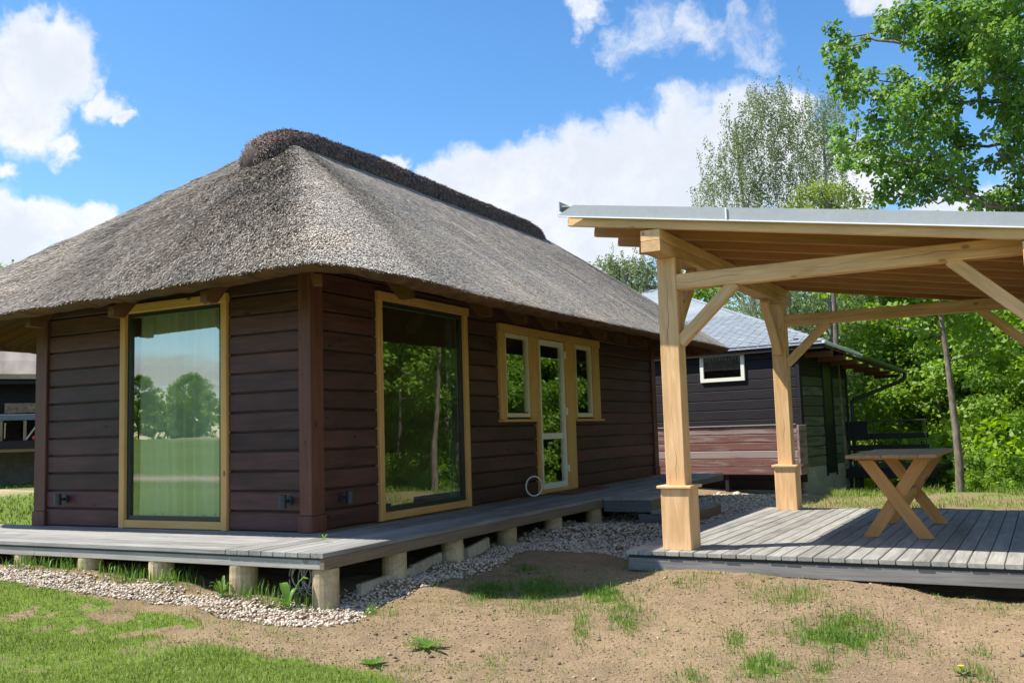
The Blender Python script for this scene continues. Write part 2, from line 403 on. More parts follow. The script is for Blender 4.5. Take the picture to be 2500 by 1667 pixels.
def mesh_np(name, verts, faces_flat, sizes, mat=None, smooth=False, attrs=None):
    verts = np.ascontiguousarray(verts, dtype=np.float32)
    faces_flat = np.ascontiguousarray(faces_flat, dtype=np.int32)
    sizes = np.asarray(sizes, dtype=np.int32)
    me = bpy.data.meshes.new(name)
    me.vertices.add(len(verts)); me.vertices.foreach_set('co', verts.ravel())
    me.loops.add(len(faces_flat)); me.loops.foreach_set('vertex_index', faces_flat)
    me.polygons.add(len(sizes))
    st = np.zeros(len(sizes), dtype=np.int32); st[1:] = np.cumsum(sizes)[:-1]
    me.polygons.foreach_set('loop_start', st); me.polygons.foreach_set('loop_total', sizes)
    if smooth:
        me.polygons.foreach_set('use_smooth', np.ones(len(sizes), dtype=bool))
    for k, v in (attrs or {}).items():
        a = me.attributes.new(k, 'FLOAT', 'POINT'); a.data.foreach_set('value', np.ascontiguousarray(v, dtype=np.float32))
    me.update(calc_edges=True)
    if mat:
        me.materials.append(mat)
    return me

def obj(name, me, parent=None, loc=None, rot=None):
    o = bpy.data.objects.new(name, me)
    if loc is not None:
        o.location = loc
    if rot is not None:
        o.rotation_euler = rot
    return link(o, parent)

def pyobj(name, verts, faces, mat, parent=None, smooth=False, loc=None):
    me = bpy.data.meshes.new(name); me.from_pydata([tuple(v) for v in verts], [], faces); me.update()
    if smooth:
        for p in me.polygons:
            p.use_smooth = True
    me.materials.append(mat)
    return obj(name, me, parent, loc)

_boxes = {}
def box_mesh(L, w, h, mat, ch):
    k = (round(L, 4), round(w, 4), round(h, 4), mat.name, round(ch, 4))
    if k in _boxes:
        return _boxes[k]
    a, b_, c = L / 2, w / 2, h / 2
    ch = min(ch, b_ * 0.6, c * 0.6)
    e = min(ch * 0.5, a * 0.3)
    prof = lambda q: [(-b_ + q, -c), (b_ - q, -c), (b_, -c + q), (b_, c - q), (b_ - q, c), (-b_ + q, c), (-b_, c - q), (-b_, -c + q)]
    V = []; F = []
    small = [(y * (1 - e / max(b_, 1e-6)), z * (1 - e / max(c, 1e-6))) for y, z in prof(ch)]
    for x, pr in ((-a, small), (-a + e, prof(ch)), (a - e, prof(ch)), (a, small)):
        V += [(x, y, z) for y, z in pr]
    for s_ in range(3):
        for i in range(8):
            j = (i + 1) % 8
            F.append((s_ * 8 + i, s_ * 8 + j, s_ * 8 + 8 + j, s_ * 8 + 8 + i))
    F.append(tuple(range(7, -1, -1))); F.append(tuple(range(24, 32)))
    me = bpy.data.meshes.new('box'); me.from_pydata(V, [], [f[::-1] for f in F]); me.update()
    fix_normals(me)
    me.materials.append(mat)
    _boxes[k] = me
    return me

def fix_normals(me):
    import bmesh
    bm = bmesh.new(); bm.from_mesh(me); bmesh.ops.recalc_face_normals(bm, faces=bm.faces); bm.to_mesh(me); bm.free()

def beam(name, p0, p1, w, h, mat, parent=None, ch=0.004, up=(0, 0, 1)):
    """a squared timber from p0 to p1 (axis through its centre); w across, h along 'up'"""
    p0, p1 = Vector(p0), Vector(p1)
    ax = (p1 - p0); L = ax.length; ax.normalize()
    u = Vector(up)
    if abs(ax.dot(u)) > 0.99:
        u = Vector((0, 1, 0))
    z = (u - ax * ax.dot(u)).normalized(); y = z.cross(ax)
    o = bpy.data.objects.new(name, box_mesh(L, w, h, mat, ch))
    mt = Matrix(((ax.x, y.x, z.x, 0), (ax.y, y.y, z.y, 0), (ax.z, y.z, z.z, 0), (0, 0, 0, 1)))
    o.matrix_local = Matrix.Translation((p0 + p1) / 2) @ mt
    link(o)
    if parent is not None:
        o.parent = parent
    return o

def bx(name, x0, x1, y0, y1, z0, z1, mat, parent=None, ch=0.004, axis=None):
    """box by extents, grain along its longest side (or 'axis')"""
    d = (abs(x1 - x0), abs(y1 - y0), abs(z1 - z0)); c = Vector(((x0 + x1) / 2, (y0 + y1) / 2, (z0 + z1) / 2))
    k = axis if axis is not None else d.index(max(d))
    if k == 0:
        return beam(name, c - Vector((d[0] / 2, 0, 0)), c + Vector((d[0] / 2, 0, 0)), d[1], d[2], mat, parent, ch)
    if k == 1:
        return beam(name, c - Vector((0, d[1] / 2, 0)), c + Vector((0, d[1] / 2, 0)), d[0], d[2], mat, parent, ch)
    return beam(name, c - Vector((0, 0, d[2] / 2)), c + Vector((0, 0, d[2] / 2)), d[0], d[1], mat, parent, ch, up=(0, 1, 0))

def tube_np(paths, sides=6):
    """paths: list of (pts Nx3, radii N) -> verts, faces(flat), sizes"""
    Vs, Fs = [], []; off = 0
    for pts, rad in paths:
        pts = np.asarray(pts, float); rad = np.asarray(rad, float); n = len(pts)
        tg = np.gradient(pts, axis=0); tg /= np.linalg.norm(tg, axis=1)[:, None] + 1e-9
        ref = np.array([0, 0, 1.0]) if abs(tg[0][2]) < 0.9 else np.array([1.0, 0, 0])
        a = np.cross(tg, ref); a /= np.linalg.norm(a, axis=1)[:, None] + 1e-9
        b_ = np.cross(tg, a)
        th = np.linspace(0, 2 * np.pi, sides, endpoint=False)
        ring = pts[:, None, :] + rad[:, None, None] * (np.cos(th)[None, :, None] * a[:, None, :] + np.sin(th)[None, :, None] * b_[:, None, :])
        Vs.append(ring.reshape(-1, 3))
        i = np.arange(n - 1)[:, None] * sides; j = np.arange(sides)[None, :]; j2 = (j + 1) % sides
        q = np.stack([i + j, i + j2, i + sides + j2, i + sides + j], -1).reshape(-1, 4) + off
        Fs.append(q); off += n * sides
    V = np.concatenate(Vs); F = np.concatenate(Fs)
    return V, F.ravel(), np.full(len(F), 4)

def tube(name, pts, rad, mat, parent=None, sides=8, loc=None):
    rad = [rad] * len(pts) if not hasattr(rad, '__len__') else rad
    V, F, S = tube_np([(pts, rad)], sides)
    return obj(name, mesh_np(name, V, F, S, mat, True), parent, loc)

def cyl(name, c, r, z0, z1, mat, parent=None, sides=16, r2=None):
    r2 = r if r2 is None else r2
    th = np.linspace(0, 2 * np.pi, sides, endpoint=False)
    V = [(c[0] + r * math.cos(a), c[1] + r * math.sin(a), z0) for a in th] + [(c[0] + r2 * math.cos(a), c[1] + r2 * math.sin(a), z1) for a in th]
    F = [(i, (i + 1) % sides, sides + (i + 1) % sides, sides + i) for i in range(sides)]
    F += [tuple(range(sides - 1, -1, -1)), tuple(range(sides, 2 * sides))]
    return pyobj(name, V, F, mat, parent)

# ================================================================== THE GROUND
GC = np.array([(1.1,-1.15,-.40),(.2,-1.1,-.35),(-.7,-1.1,-.28),(-1.5,-1.1,-.23),(-2.4,-1.1,-.22),(-4.5,-1,-.2),(-8,0,-.2),(1.03,-.1,-.34),(1.03,.9,-.30),(1.03,2,-.30),(1.03,3.3,-.26),(1.6,4.5,-.32),(1.8,6,-.32),(1.9,3,-.35),
(2.63,.9,-.37),(4.2,.85,-.37),(2.95,.62,-.33),(3.35,.70,-.325),(3.9,.7,-.345),(5.6,.8,-.47),(7,.8,-.5),(4,3,-.42),(6,3,-.42),(1.95,-.5,-.45),(1.4,-.6,-.43),(1.75,.6,-.41),(2.3,.2,-.43),(2.6,-.5,-.46),
(3,-2,-.5),(0,-2.5,-.43),(5.5,-1,-.55),(-3,-2.2,-.3),(5.6,-6.8,-.65),(0,-6,-.55),(-6,-6,-.4),(12,-5,-.7),(2.2,-1.3,-.46),
(0,4,-.3),(-2,2,-.3),(-2,8,-.3),(3,6,-.28),(5,6,-.28),(7,6,-.3),(5,9.4,-.3),(2.5,9,-.35),(8,9,-.35),(5,11.5,-.8),(9,11,-.8),(5,16,-2),(9,16,-2),(2.5,12.3,-.55),(3.2,14,-.9),(0,14,-.4),
(-10,10,-.22),(-17,9,-.1),(0,30,-2.5),(10,30,-3),(-30,20,0),(-30,-30,.3),(-60,-55,1.2),(-90,-40,1.2),(-40,-90,1.2),(30,-30,-1),(30,10,-1.5),(-20,-10,-.3),(0,-30,-.5)], float)
def ground(x, y):
    x = np.asarray(x, float); y = np.asarray(y, float); sh = x.shape; x = x.ravel(); y = y.ravel()
    out = np.zeros(x.size)
    for i in range(0, x.size, 20000):
        d2 = (x[i:i + 20000, None] - GC[None, :, 0]) ** 2 + (y[i:i + 20000, None] - GC[None, :, 1]) ** 2 + .02
        w = d2 ** -1.8; out[i:i + 20000] = (w * GC[None, :, 2]).sum(1) / w.sum(1)
    return out.reshape(sh)
def gz(x, y):
    return float(ground(np.array([x]), np.array([y]))[0])

def vnoise(x, y, s, seed=0):
    """cheap smooth value noise"""
    x = np.asarray(x) * s; y = np.asarray(y) * s
    xi = np.floor(x).astype(int); yi = np.floor(y).astype(int); fx = x - xi; fy = y - yi
    fx = fx * fx * (3 - 2 * fx); fy = fy * fy * (3 - 2 * fy)
    def h(a, b):
        n = (a * 374761393 + b * 668265263 + seed * 144269) & 0x7fffffff
        n = ((n ^ (n >> 13)) * 1274126177) & 0x7fffffff
        return ((n ^ (n >> 16)) & 0xffff) / 65535.0
    return (h(xi, yi) * (1 - fx) + h(xi + 1, yi) * fx) * (1 - fy) + (h(xi, yi + 1) * (1 - fx) + h(xi + 1, yi + 1) * fx) * fy

def inpoly(x, y, P):
    x = np.asarray(x); y = np.asarray(y); c = np.zeros(x.shape, bool); n = len(P); j = n - 1
    for i in range(n):
        (xi, yi), (xj, yj) = P[i], P[j]
        k = ((yi > y) != (yj > y)) & (x < (xj - xi) * (y - yi) / (yj - yi + 1e-12) + xi)
        c ^= k; j = i
    return c

GRAV = [(-6,-1.62),(-1.82,-1.72),(-1.25,-1.74),(-0.82,-1.72),(-0.52,-1.74),(-0.25,-1.62),(0.18,-1.58),(0.56,-1.67),(0.89,-1.74),(1.17,-1.77),(1.38,-1.73),(1.5,-1.59),(1.49,-1.32),(1.31,-0.92),(1.3,-0.3),(1.37,-0.17),(1.33,0.36),(1.39,0.72),(1.39,0.95),(1.29,1.42),(1.36,1.65),(1.7,1.74),(2.02,1.84),(2.32,1.76),(2.62,1.6),(2.75,3.2),(2.86,5.35),(3.0,5.6),(2.7,7.0),(2.3,11.4),(0.6,11.6),(0.75,6),(0.85,2),(0.9,-0.5),(0.7,-1.25),(-0.7,-1.28),(-6,-1.28)]
TUFTS = [(4.59,-0.56,0.27,0.18,0.05,-0.33,1),(4.14,0.05,0.22,0.1,0.06,-0.32,0.6),(4.06,-1.04,0.06,0.04,0.06,-0.27,0.6),(3.36,0.22,0.12,0.03,0.06,-0.22,0.5),(3.16,-0.51,0.15,-0.02,0.17,-0.46,0.7),(4.32,-1.46,0.14,0.11,0.06,-0.26,0.9),(4.61,-1.31,0.09,0.1,0.03,-0.21,0.6),(5.34,-0.47,0.08,0.04,0.01,-0.44,0.3),(5.36,-0.94,0.09,0.03,0.01,-0.19,0.6),(4.21,-0.73,0.06,0.03,0.02,-0.14,0.4),(4.97,-0.42,0.12,0.06,0.02,-0.17,0.4),(4.01,-1.84,0.1,0.03,0.05,-0.16,0.6),(5.04,0.07,0.2,0.15,0.01,-0.15,0.15),(1.8,-0.02,0.16,0.07,0.15,-0.28,1),(2.23,0.16,0.31,0.05,0.2,-0.43,0.8),(1.64,1.01,0.13,0.06,0.06,-0.11,0.8),(2.81,-0.04,0.21,-0.04,0.1,-0.26,0.9),(2.64,1.51,0.18,0.03,0.16,-0.44,1.2),(3.34,0.26,0.13,0.04,0.07,-0.2,0.5),(3.0,-0.88,0.07,0.01,0.19,-0.43,0.6),(3.27,-0.79,0.11,0.01,0.09,-0.22,0.6),(2.28,-1.68,0.1,0.04,0.11,-0.16,0.5),(2.87,-1.85,0.07,0.02,0.09,-0.17,0.5),(2.47,-0.44,0.24,0.07,0.17,-0.35,0.35),(1.36,-0.07,0.04,0.06,0.05,-0.08,1),(1.31,-0.95,0.04,0.04,0.17,-0.22,1),(1.52,-0.95,0.06,0.04,0.13,-0.2,0.4)]
def tuft_field(x, y):
    f = np.zeros(np.shape(x))
    for cx, cy, ax, ay, bx_, by_, d in TUFTS:
        det = ax * by_ - ay * bx_
        u = ((x - cx) * by_ - (y - cy) * bx_) / det; v = (ax * (y - cy) - ay * (x - cx)) / det
        f = np.maximum(f, d * np.exp(-(u * u + v * v) * .9) * (.35 + .95 * vnoise(x, y, 13, 91)))
    return f
def sst(v, a, b):
    q = np.clip((v - a) / (b - a), 0, 1); return q * q * (3 - 2 * q)
def lawn_field(x, y):
    """0..1 how grassy the place is"""
    n = vnoise(x, y, 2.3, 3) * .55 + vnoise(x, y, 6.1, 5) * .3 + vnoise(x, y, 14, 8) * .15
    front = sst(-y, 2.10, 2.55) * sst(-x, -3.0, -2.35)
    left = sst(-x, 0.55, 1.15) * sst(-y, 1.68, 1.80)
    strip = 0.78 * sst(-x, -2.0, -0.7) * sst(-y, 1.76, 1.95) * sst(n, .36, .50)
    strip = np.maximum(strip, .85 * sst(-x, -1.0, -.5) * sst(-y, 1.74, 1.84) * sst(y, -2.28, -2.02) * sst(n, .30, .48))
    far_left = sst(-x, 4.9, 5.4)
    around = sst(-y, 3.6, 5.5) * sst(np.abs(x - 3), 0, 30)
    back = 0.5 * sst(y, 5.4, 5.8) * sst(x, 3.1, 3.5) * (0.35 + n)
    wild = sst(y, 9.2, 9.9) * sst(x, 2.6, 3.2)
    f = np.maximum.reduce([front, left, strip, far_left, back, wild, sst(-y, 4.0, 6.0), sst(x, 7.5, 9.0)])
    scatter = np.clip((vnoise(x, y, 1.7, 21) - .33) * 1.8, 0, .70) * sst(vnoise(x, y, 8, 22), .38, .62)
    f = np.maximum(f, scatter * .55)
    f = f * np.maximum(0.55 + 0.45 * sst(n, .25, .5), sst(-y, 5, 7))
    return np.maximum(f, tuft_field(x, y) * .9)

def axis(lo, hi, flo, fhi, fs, far):
    a = list(np.arange(flo, fhi + fs / 2, fs)); st = fs; v = fhi
    while v < hi:
        st = min(st * 1.25, far); v += st; a.append(v)
    st = fs; v = flo
    while v > lo:
        st = min(st * 1.25, far); v -= st; a.insert(0, v)
    return np.array(a)
gx = axis(-420, 420, -4.2, 7.2, .05, 25); gy = axis(-420, 420, -4.2, 6.2, .05, 25)
GX, GY = np.meshgrid(gx, gy, indexing='ij')
lf = lawn_field(GX, GY)
GZ = ground(GX, GY)
near = np.exp(-((GX - 2) / 9) ** 2 - ((GY + .5) / 9) ** 2)
soilf = np.clip(1 - lf, 0, 1)
GZ += near * ((vnoise(GX, GY, 1.6, 31) - .5) * .035 + soilf * ((vnoise(GX, GY, 3.2, 34) - .5) * .032 + (vnoise(GX, GY, 6, 32) - .5) * .030 + (vnoise(GX, GY, 12, 33) - .5) * .020))
under = inpoly(GX, GY, [(2.75, 1.15), (6.4, 1.0), (6.6, 5.0), (2.9, 5.1)])
GZ -= under * .05
ing = inpoly(GX, GY, GRAV)
GZ -= ing * .02
path = (np.abs((GX + 14.3) * .83 - (GY - 6.7) * .557) < .95) * (GX < -8.5) * 1.0
path = np.maximum(path, np.exp(-((GY + 15 + .12 * (GX + 15)) / 1.0) ** 2) * (GX < 2))
nx, ny = len(gx), len(gy)
I = (np.arange(nx - 1)[:, None] * ny + np.arange(ny - 1)[None, :])
Q = np.stack([I, I + ny, I + ny + 1, I + 1], -1).reshape(-1, 4)
gm_ = mesh_np('ground', np.stack([GX, GY, GZ], -1).reshape(-1, 3), Q.ravel(), np.full(len(Q), 4), M['ground'], True,
              {'grass': np.clip(lf * 1.0, 0, 1).ravel(), 'path': (path > .4).astype(float).ravel()})
g = obj('ground', gm_); g['kind'] = 'structure'; g['label'] = 'sloping yard of bare sandy soil and worn lawn'
def gsurf(x, y):
    """height of the built ground sheet (with its bumps) at points"""
    x = np.asarray(x, float); y = np.asarray(y, float)
    i = np.clip(np.searchsorted(gx, x) - 1, 0, nx - 2); j = np.clip(np.searchsorted(gy, y) - 1, 0, ny - 2)
    fx = (x - gx[i]) / (gx[i + 1] - gx[i]); fy = (y - gy[j]) / (gy[j + 1] - gy[j])
    return (GZ[i, j] * (1 - fx) + GZ[i + 1, j] * fx) * (1 - fy) + (GZ[i, j + 1] * (1 - fx) + GZ[i + 1, j + 1] * fx) * fy

# ------------------------------------------------------------------ gravel (uncountable)
ico_t = (1 + 5 ** .5) / 2
ICO_V = np.array([(-1, ico_t, 0), (1, ico_t, 0), (-1, -ico_t, 0), (1, -ico_t, 0), (0, -1, ico_t), (0, 1, ico_t), (0, -1, -ico_t), (0, 1, -ico_t), (ico_t, 0, -1), (ico_t, 0, 1), (-ico_t, 0, -1), (-ico_t, 0, 1)]) / 1.902
ICO_F = np.array([(0, 11, 5), (0, 5, 1), (0, 1, 7), (0, 7, 10), (0, 10, 11), (1, 5, 9), (5, 11, 4), (11, 10, 2), (10, 7, 6), (7, 1, 8), (3, 9, 4), (3, 4, 2), (3, 2, 6), (3, 6, 8), (3, 8, 9), (4, 9, 5), (2, 4, 11), (6, 2, 10), (8, 6, 7), (9, 8, 1)])
def rot_rand(n):
    q = rng.normal(size=(n, 4)); q /= np.linalg.norm(q, axis=1)[:, None]
    w, x, y, z = q.T
    return np.stack([np.stack([1 - 2 * (y * y + z * z), 2 * (x * y - z * w), 2 * (x * z + y * w)], -1),
                     np.stack([2 * (x * y + z * w), 1 - 2 * (x * x + z * z), 2 * (y * z - x * w)], -1),
                     np.stack([2 * (x * z - y * w), 2 * (y * z + x * w), 1 - 2 * (x * x + y * y)], -1)], 1)
def pebbles(name, P, size, mat, label, cat):
    n = len(P)
    s3 = size[:, None] * rng.uniform(.6, 1.25, (n, 3)) * np.array([1, 1, .8])
    V = ICO_V[None] * (1 + rng.uniform(-.18, .18, (n, 12, 1))) * s3[:, None, :]
    V = np.einsum('nij,nkj->nki', rot_rand(n), V)
    V[:, :, 2] *= .75
    V += P[:, None, :]
    F = (ICO_F[None] + np.arange(n)[:, None, None] * 12).reshape(-1)
    ti = np.repeat(np.clip(rng.normal(.55, .27, n), 0, 1), 12); hu = np.repeat((rng.random(n) ** 1.7), 12)
    o = obj(name, mesh_np(name, V.reshape(-1, 3), F, np.full(n * 20, 3), mat, False, {'tint': ti, 'hue': hu}))
    o['kind'] = 'stuff'; o['label'] = label; o['category'] = cat
    return o
def scatter_in(poly, dens, x0, x1, y0, y1):
    n = int((x1 - x0) * (y1 - y0) * dens); x = rng.uniform(x0, x1, n); y = rng.uniform(y0, y1, n)
    k = inpoly(x + (rng.random(n) - .5) * .12, y + (rng.random(n) - .5) * .12, poly); return x[k], y[k]
a = scatter_in(GRAV, 2100, -3.4, 2.9, -1.95, 2.2); b_ = scatter_in(GRAV, 600, .5, 3.1, 2.2, 8); c_ = scatter_in(GRAV, 260, .5, 3, 8, 11.6)
px = np.concatenate([a[0], b_[0], c_[0]]); py = np.concatenate([a[1], b_[1], c_[1]])
sz = np.concatenate([rng.uniform(.0085, .0165, len(a[0])), rng.uniform(.014, .026, len(b_[0])), rng.uniform(.022, .034, len(c_[0]))])
pebbles('gravel', np.stack([px, py, gsurf(px, py) + sz * .35 + rng.uniform(0, .012, len(px))], -1), sz, M['gravel'],
        'strip of pale rounded gravel along the edge of the house deck', 'gravel')
n = 14000
cx = rng.uniform(.8, 6.4, n); cy = rng.uniform(-3.4, 1.2, n); k = (lawn_field(cx, cy) < .45) & ~inpoly(cx, cy, GRAV); cx, cy = cx[k], cy[k]
cs = rng.uniform(.003, .009, len(cx)) * (1 + (rng.random(len(cx)) > .97) * 1.1)
o = pebbles('soil_crumb', np.stack([cx, cy, gsurf(cx, cy) + cs * .2], -1), cs, M['gravel'], 'crumbs of dry soil scattered over the bare earth', 'soil')
mm, t, b, out = material('soil crumb')
at = t.n('ShaderNodeAttribute', attribute_name='tint').outputs['Fac']
t.l(t.mix(at, (0.07, 0.048, 0.030), (0.36, 0.26, 0.17)), b.inputs['Base Color']); b.inputs['Roughness'].default_value = 1.0
o.data.materials.clear(); o.data.materials.append(mm)

# ------------------------------------------------------------------ grass (uncountable)
def blades(P, L, W, lean, seed_rng=rng):
    """bent blades: 5 verts, one quad + one tri each"""
    n = len(P)
    az = seed_rng.uniform(0, 2 * np.pi, n); d = np.stack([np.cos(az), np.sin(az), 0 * az], -1); s = np.stack([-np.sin(az), np.cos(az), 0 * az], -1)
    up = np.array([0, 0, 1.0])
    m1 = P + d * (L * lean * .30)[:, None] + up * (L * .62)[:, None]
    tip = P + d * (L * lean)[:, None] + up * (L * (1 - .45 * lean * lean))[:, None]
    V = np.stack([P - s * W[:, None] / 2, P + s * W[:, None] / 2, m1 + s * W[:, None] * .38, m1 - s * W[:, None] * .38, tip], 1).reshape(-1, 3)
    o = np.arange(n)[:, None] * 5
    F = np.concatenate([o + np.array([[0, 1, 2, 3]]), o + np.array([[3, 2, 4]])], 1).ravel()
    S = np.tile([4, 3], n)
    return V, F, S
def grass(name, x, y, L, W, lean, label, mat='grass', dry=0.0):
    P = np.stack([x, y, gsurf(x, y) - .004], -1); n = len(x)
    V, F, S = blades(P, L, W, lean)
    ti = np.clip(rng.normal(.45 + (.15 if name == 'grass_tuft' else 0), .27, n) + .35 * (vnoise(x, y, 3, 77) - .5) + dry * rng.random(n), 0, 1)
    o = obj(name, mesh_np(name, V, F, S, M[mat], False, {'tint': np.repeat(ti, 5)}))
    o['kind'] = 'stuff'; o['label'] = label; o['category'] = 'grass'
    return o
def sample(n, x0, x1, y0, y1, fld, pw=1.5):
    x = rng.uniform(x0, x1, n); y = rng.uniform(y0, y1, n)
    k = (rng.random(n) < np.clip(fld(x, y), 0, 1) ** pw) & ~inpoly(x, y, GRAV)
    k &= ~((x > 2.7) & (x < 6.5) & (y > .95) & (y < 5.3)); k &= ~((x < 1.05) & (y > -1.25) & (y < 10))
    return x[k], y[k]
x, y = sample(330000, -4.0, 6.4, -4.0, .95, lawn_field)
grass('lawn_grass', x, y, rng.uniform(.018, .048, len(x)), rng.uniform(.0025, .0055, len(x)), rng.uniform(.2, 1.0, len(x)), 'short worn lawn in front of the house')
x, y = sample(300000, -.5, 6.4, -3.4, 1.5, tuft_field, 1.7)
grass('grass_tuft', x, y, rng.uniform(.02, .085, len(x)), rng.uniform(.0025, .005, len(x)), rng.uniform(.15, 1.0, len(x)), 'tufts of young grass in the bare soil', 'weed')
thin = lambda x, y: (.30 * sst(vnoise(x, y, 1.3, 55), .30, .75) + .05) * (lawn_field(x, y) < .7)
x, y = sample(120000, -1.5, 6.4, -3.4, 1.3, thin, 1.0)
grass('thin_grass', x, y, rng.uniform(.008, .030, len(x)), rng.uniform(.0018, .0036, len(x)), rng.uniform(.3, 1.1, len(x)), 'thin yellowish seedling grass over the bare soil', dry=.55)
x = rng.uniform(-26, -4, 60000); y = rng.uniform(-4, 16, 60000); k = (np.abs((x + 14.3) * .83 - (y - 6.7) * .557) > 1.0); x, y = x[k], y[k]
grass('meadow_grass', x, y, rng.uniform(.05, .11, len(x)), rng.uniform(.012, .024, len(x)), rng.uniform(.2, 1.0, len(x)), 'sunlit lawn left of the house')
fb = lambda x, y: np.clip(.25 + .75 * sst(y, 8.6, 10), 0, 1)
x = rng.uniform(2.9, 11, 42000); y = rng.uniform(5.45, 10.6, 42000); k = (rng.random(len(x)) < fb(x, y)) & (vnoise(x, y, 1.4, 9) + .25 * vnoise(x, y, 5, 10) > .45) & ~inpoly(x, y, GRAV); x, y = x[k], y[k]
grass('bank_grass', x, y, rng.uniform(.03, .09, len(x)) * (1 + 1.2 * sst(y, 8.9, 9.8)), rng.uniform(.006, .011, len(x)), rng.uniform(.2, 1.0, len(x)), 'thin dry grass on the bank behind the pergola', dry=.5)
# weeds in the strip of soil under the front edge of the deck
n = 1000
x = np.concatenate([rng.normal(c, .16, n // 6) for c in (-2.2, -1.7, -1.0, -.45, .28, .72)]); y = rng.uniform(-1.32, -1.02, len(x))
grass('deck_weeds', x, y, rng.uniform(.03, .17, len(x)), rng.uniform(.004, .009, len(x)), rng.uniform(.15, .8, len(x)), 'weeds growing under the front edge of the house deck', 'weed')

# dry leaves and bits of straw lying about
n = 900
lx = rng.uniform(-2.5, 6.3, n); ly = rng.uniform(-3.4, 1.0, n); k = ~((lx < 1.15) & (ly > -1.25)) & ~((lx > 2.6) & (ly > .85)); lx, ly = lx[k], ly[k]; n = len(lx)
az = rng.uniform(0, 6.28, n); ll = rng.uniform(.012, .034, n); lw = ll * rng.choice([.12, .5, .6], n)
C0 = np.stack([lx, ly, gsurf(lx, ly) + .006], -1); ax_ = np.stack([np.cos(az), np.sin(az), rng.uniform(-.1, .3, n)], -1); sd_ = np.stack([-np.sin(az), np.cos(az), rng.uniform(-.3, .3, n)], -1)
V = np.stack([C0, C0 + ax_ * (ll * .5)[:, None] + sd_ * (lw * .5)[:, None], C0 + ax_ * ll[:, None], C0 + ax_ * (ll * .5)[:, None] - sd_ * (lw * .5)[:, None]], 1).reshape(-1, 3)
mm, t, b, out = material('dry litter')
at = t.n('ShaderNodeAttribute', attribute_name='tint').outputs['Fac']
t.l(t.mix(at, (0.06, 0.035, 0.018), (0.36, 0.27, 0.14)), b.inputs['Base Color']); b.inputs['Roughness'].default_value = 0.9
o = obj('leaf_litter', mesh_np('leaf_litter', V, np.arange(4 * n), np.full(n, 4), mm, False, {'tint': np.repeat(rng.random(n), 4)}))
o['kind'] = 'stuff'; o['label'] = 'dry leaves and straw bits scattered on the bare soil'; o['category'] = 'litter'

# leafy plants one can tell apart
def plant(name, label, x, y, leaves, mat='weed', stem=None):
    """leaves: (azimuth, length, width, rise) each an arched blade of 4 segments"""
    root = thing(name, label, 'plant', (x, y, gz(x, y) - .01))
    for az, L, W, rise in leaves:
        d = Vector((math.cos(az), math.sin(az), 0)); s = Vector((-d.y, d.x, 0)); V = []; F = []
        wf = (.18, .75, 1.0, .8, .08)
        for i in range(5):
            q = i / 4
            c = d * (L * q * (1 - .35 * rise)) + Vector((0, 0, L * rise * math.sin(q * 1.9) + .015))
            V += [c - s * W * wf[i] / 2 + Vector((0, 0, .12 * W)), c, c + s * W * wf[i] / 2 + Vector((0, 0, .12 * W))]
        for i in range(4):
            for j in (0, 1):
                F.append((i * 3 + j, i * 3 + j + 1, i * 3 + j + 4, i * 3 + j + 3))
        me = bpy.data.meshes.new('leaf'); me.from_pydata([tuple(v) for v in V], [], F); me.update(); me.materials.append(M[mat])
        a_ = me.attributes.new('tint', 'FLOAT', 'POINT'); a_.data.foreach_set('value', [rnd.uniform(.2, .9)] * len(V))
        for p_ in me.polygons: p_.use_smooth = True
        obj('leaf', me, root)
    return root
plant('dock_plant', 'broad leaved dock plant beside the corner post of the deck', .80, -1.24, [(2.6, .20, .075, .8), (.6, .22, .07, .95), (3.5, .17, .07, .35), (5.0, .12, .03, .4), (4.3, .13, .03, .35), (5.6, .11, .03, .5), (1.5, .14, .04, .9)])
plant('thistle_weed', 'tall ragged weed in front of the deck post under the window side', .17, -1.27, [(i * 1.05, .10 + .03 * (i % 3), .022, .95 - .1 * (i % 4)) for i in range(11)])
plant('dandelion_rosette', 'flat yellowish weed rosette on bare soil left of centre', 2.35, -1.78, [(i * .52 + .2 * (i % 2), .10 + .03 * (i % 3), .032, .25 + .1 * (i % 2)) for i in range(13)])
plant('plantain_rosette', 'small weed rosette in the lawn edge near the picture bottom', 2.25, -2.2, [(i * .7, .07 + .02 * (i % 3), .03, .25) for i in range(9)])
fl = plant('yellow_flower', 'yellow dandelion flower in the bare soil at lower right', 5.27, -.93, [(i * 1.2, .07, .02, .3) for i in range(6)])
cyl('flower_head', (0, 0), .008, .045, .058, M['yellowflower'], fl, 9, r2=.017)
tube('stem', [(0, 0, 0), (.002, 0, .025), (0, 0, .048)], .002, M['weed'], fl, 5)
pl = plant('grass_sprout', 'little green sprout growing between the boards of the deck corner', .62, -.60, [(i * 1.3, .06, .012, .8) for i in range(5)])
pl.location.z = .0

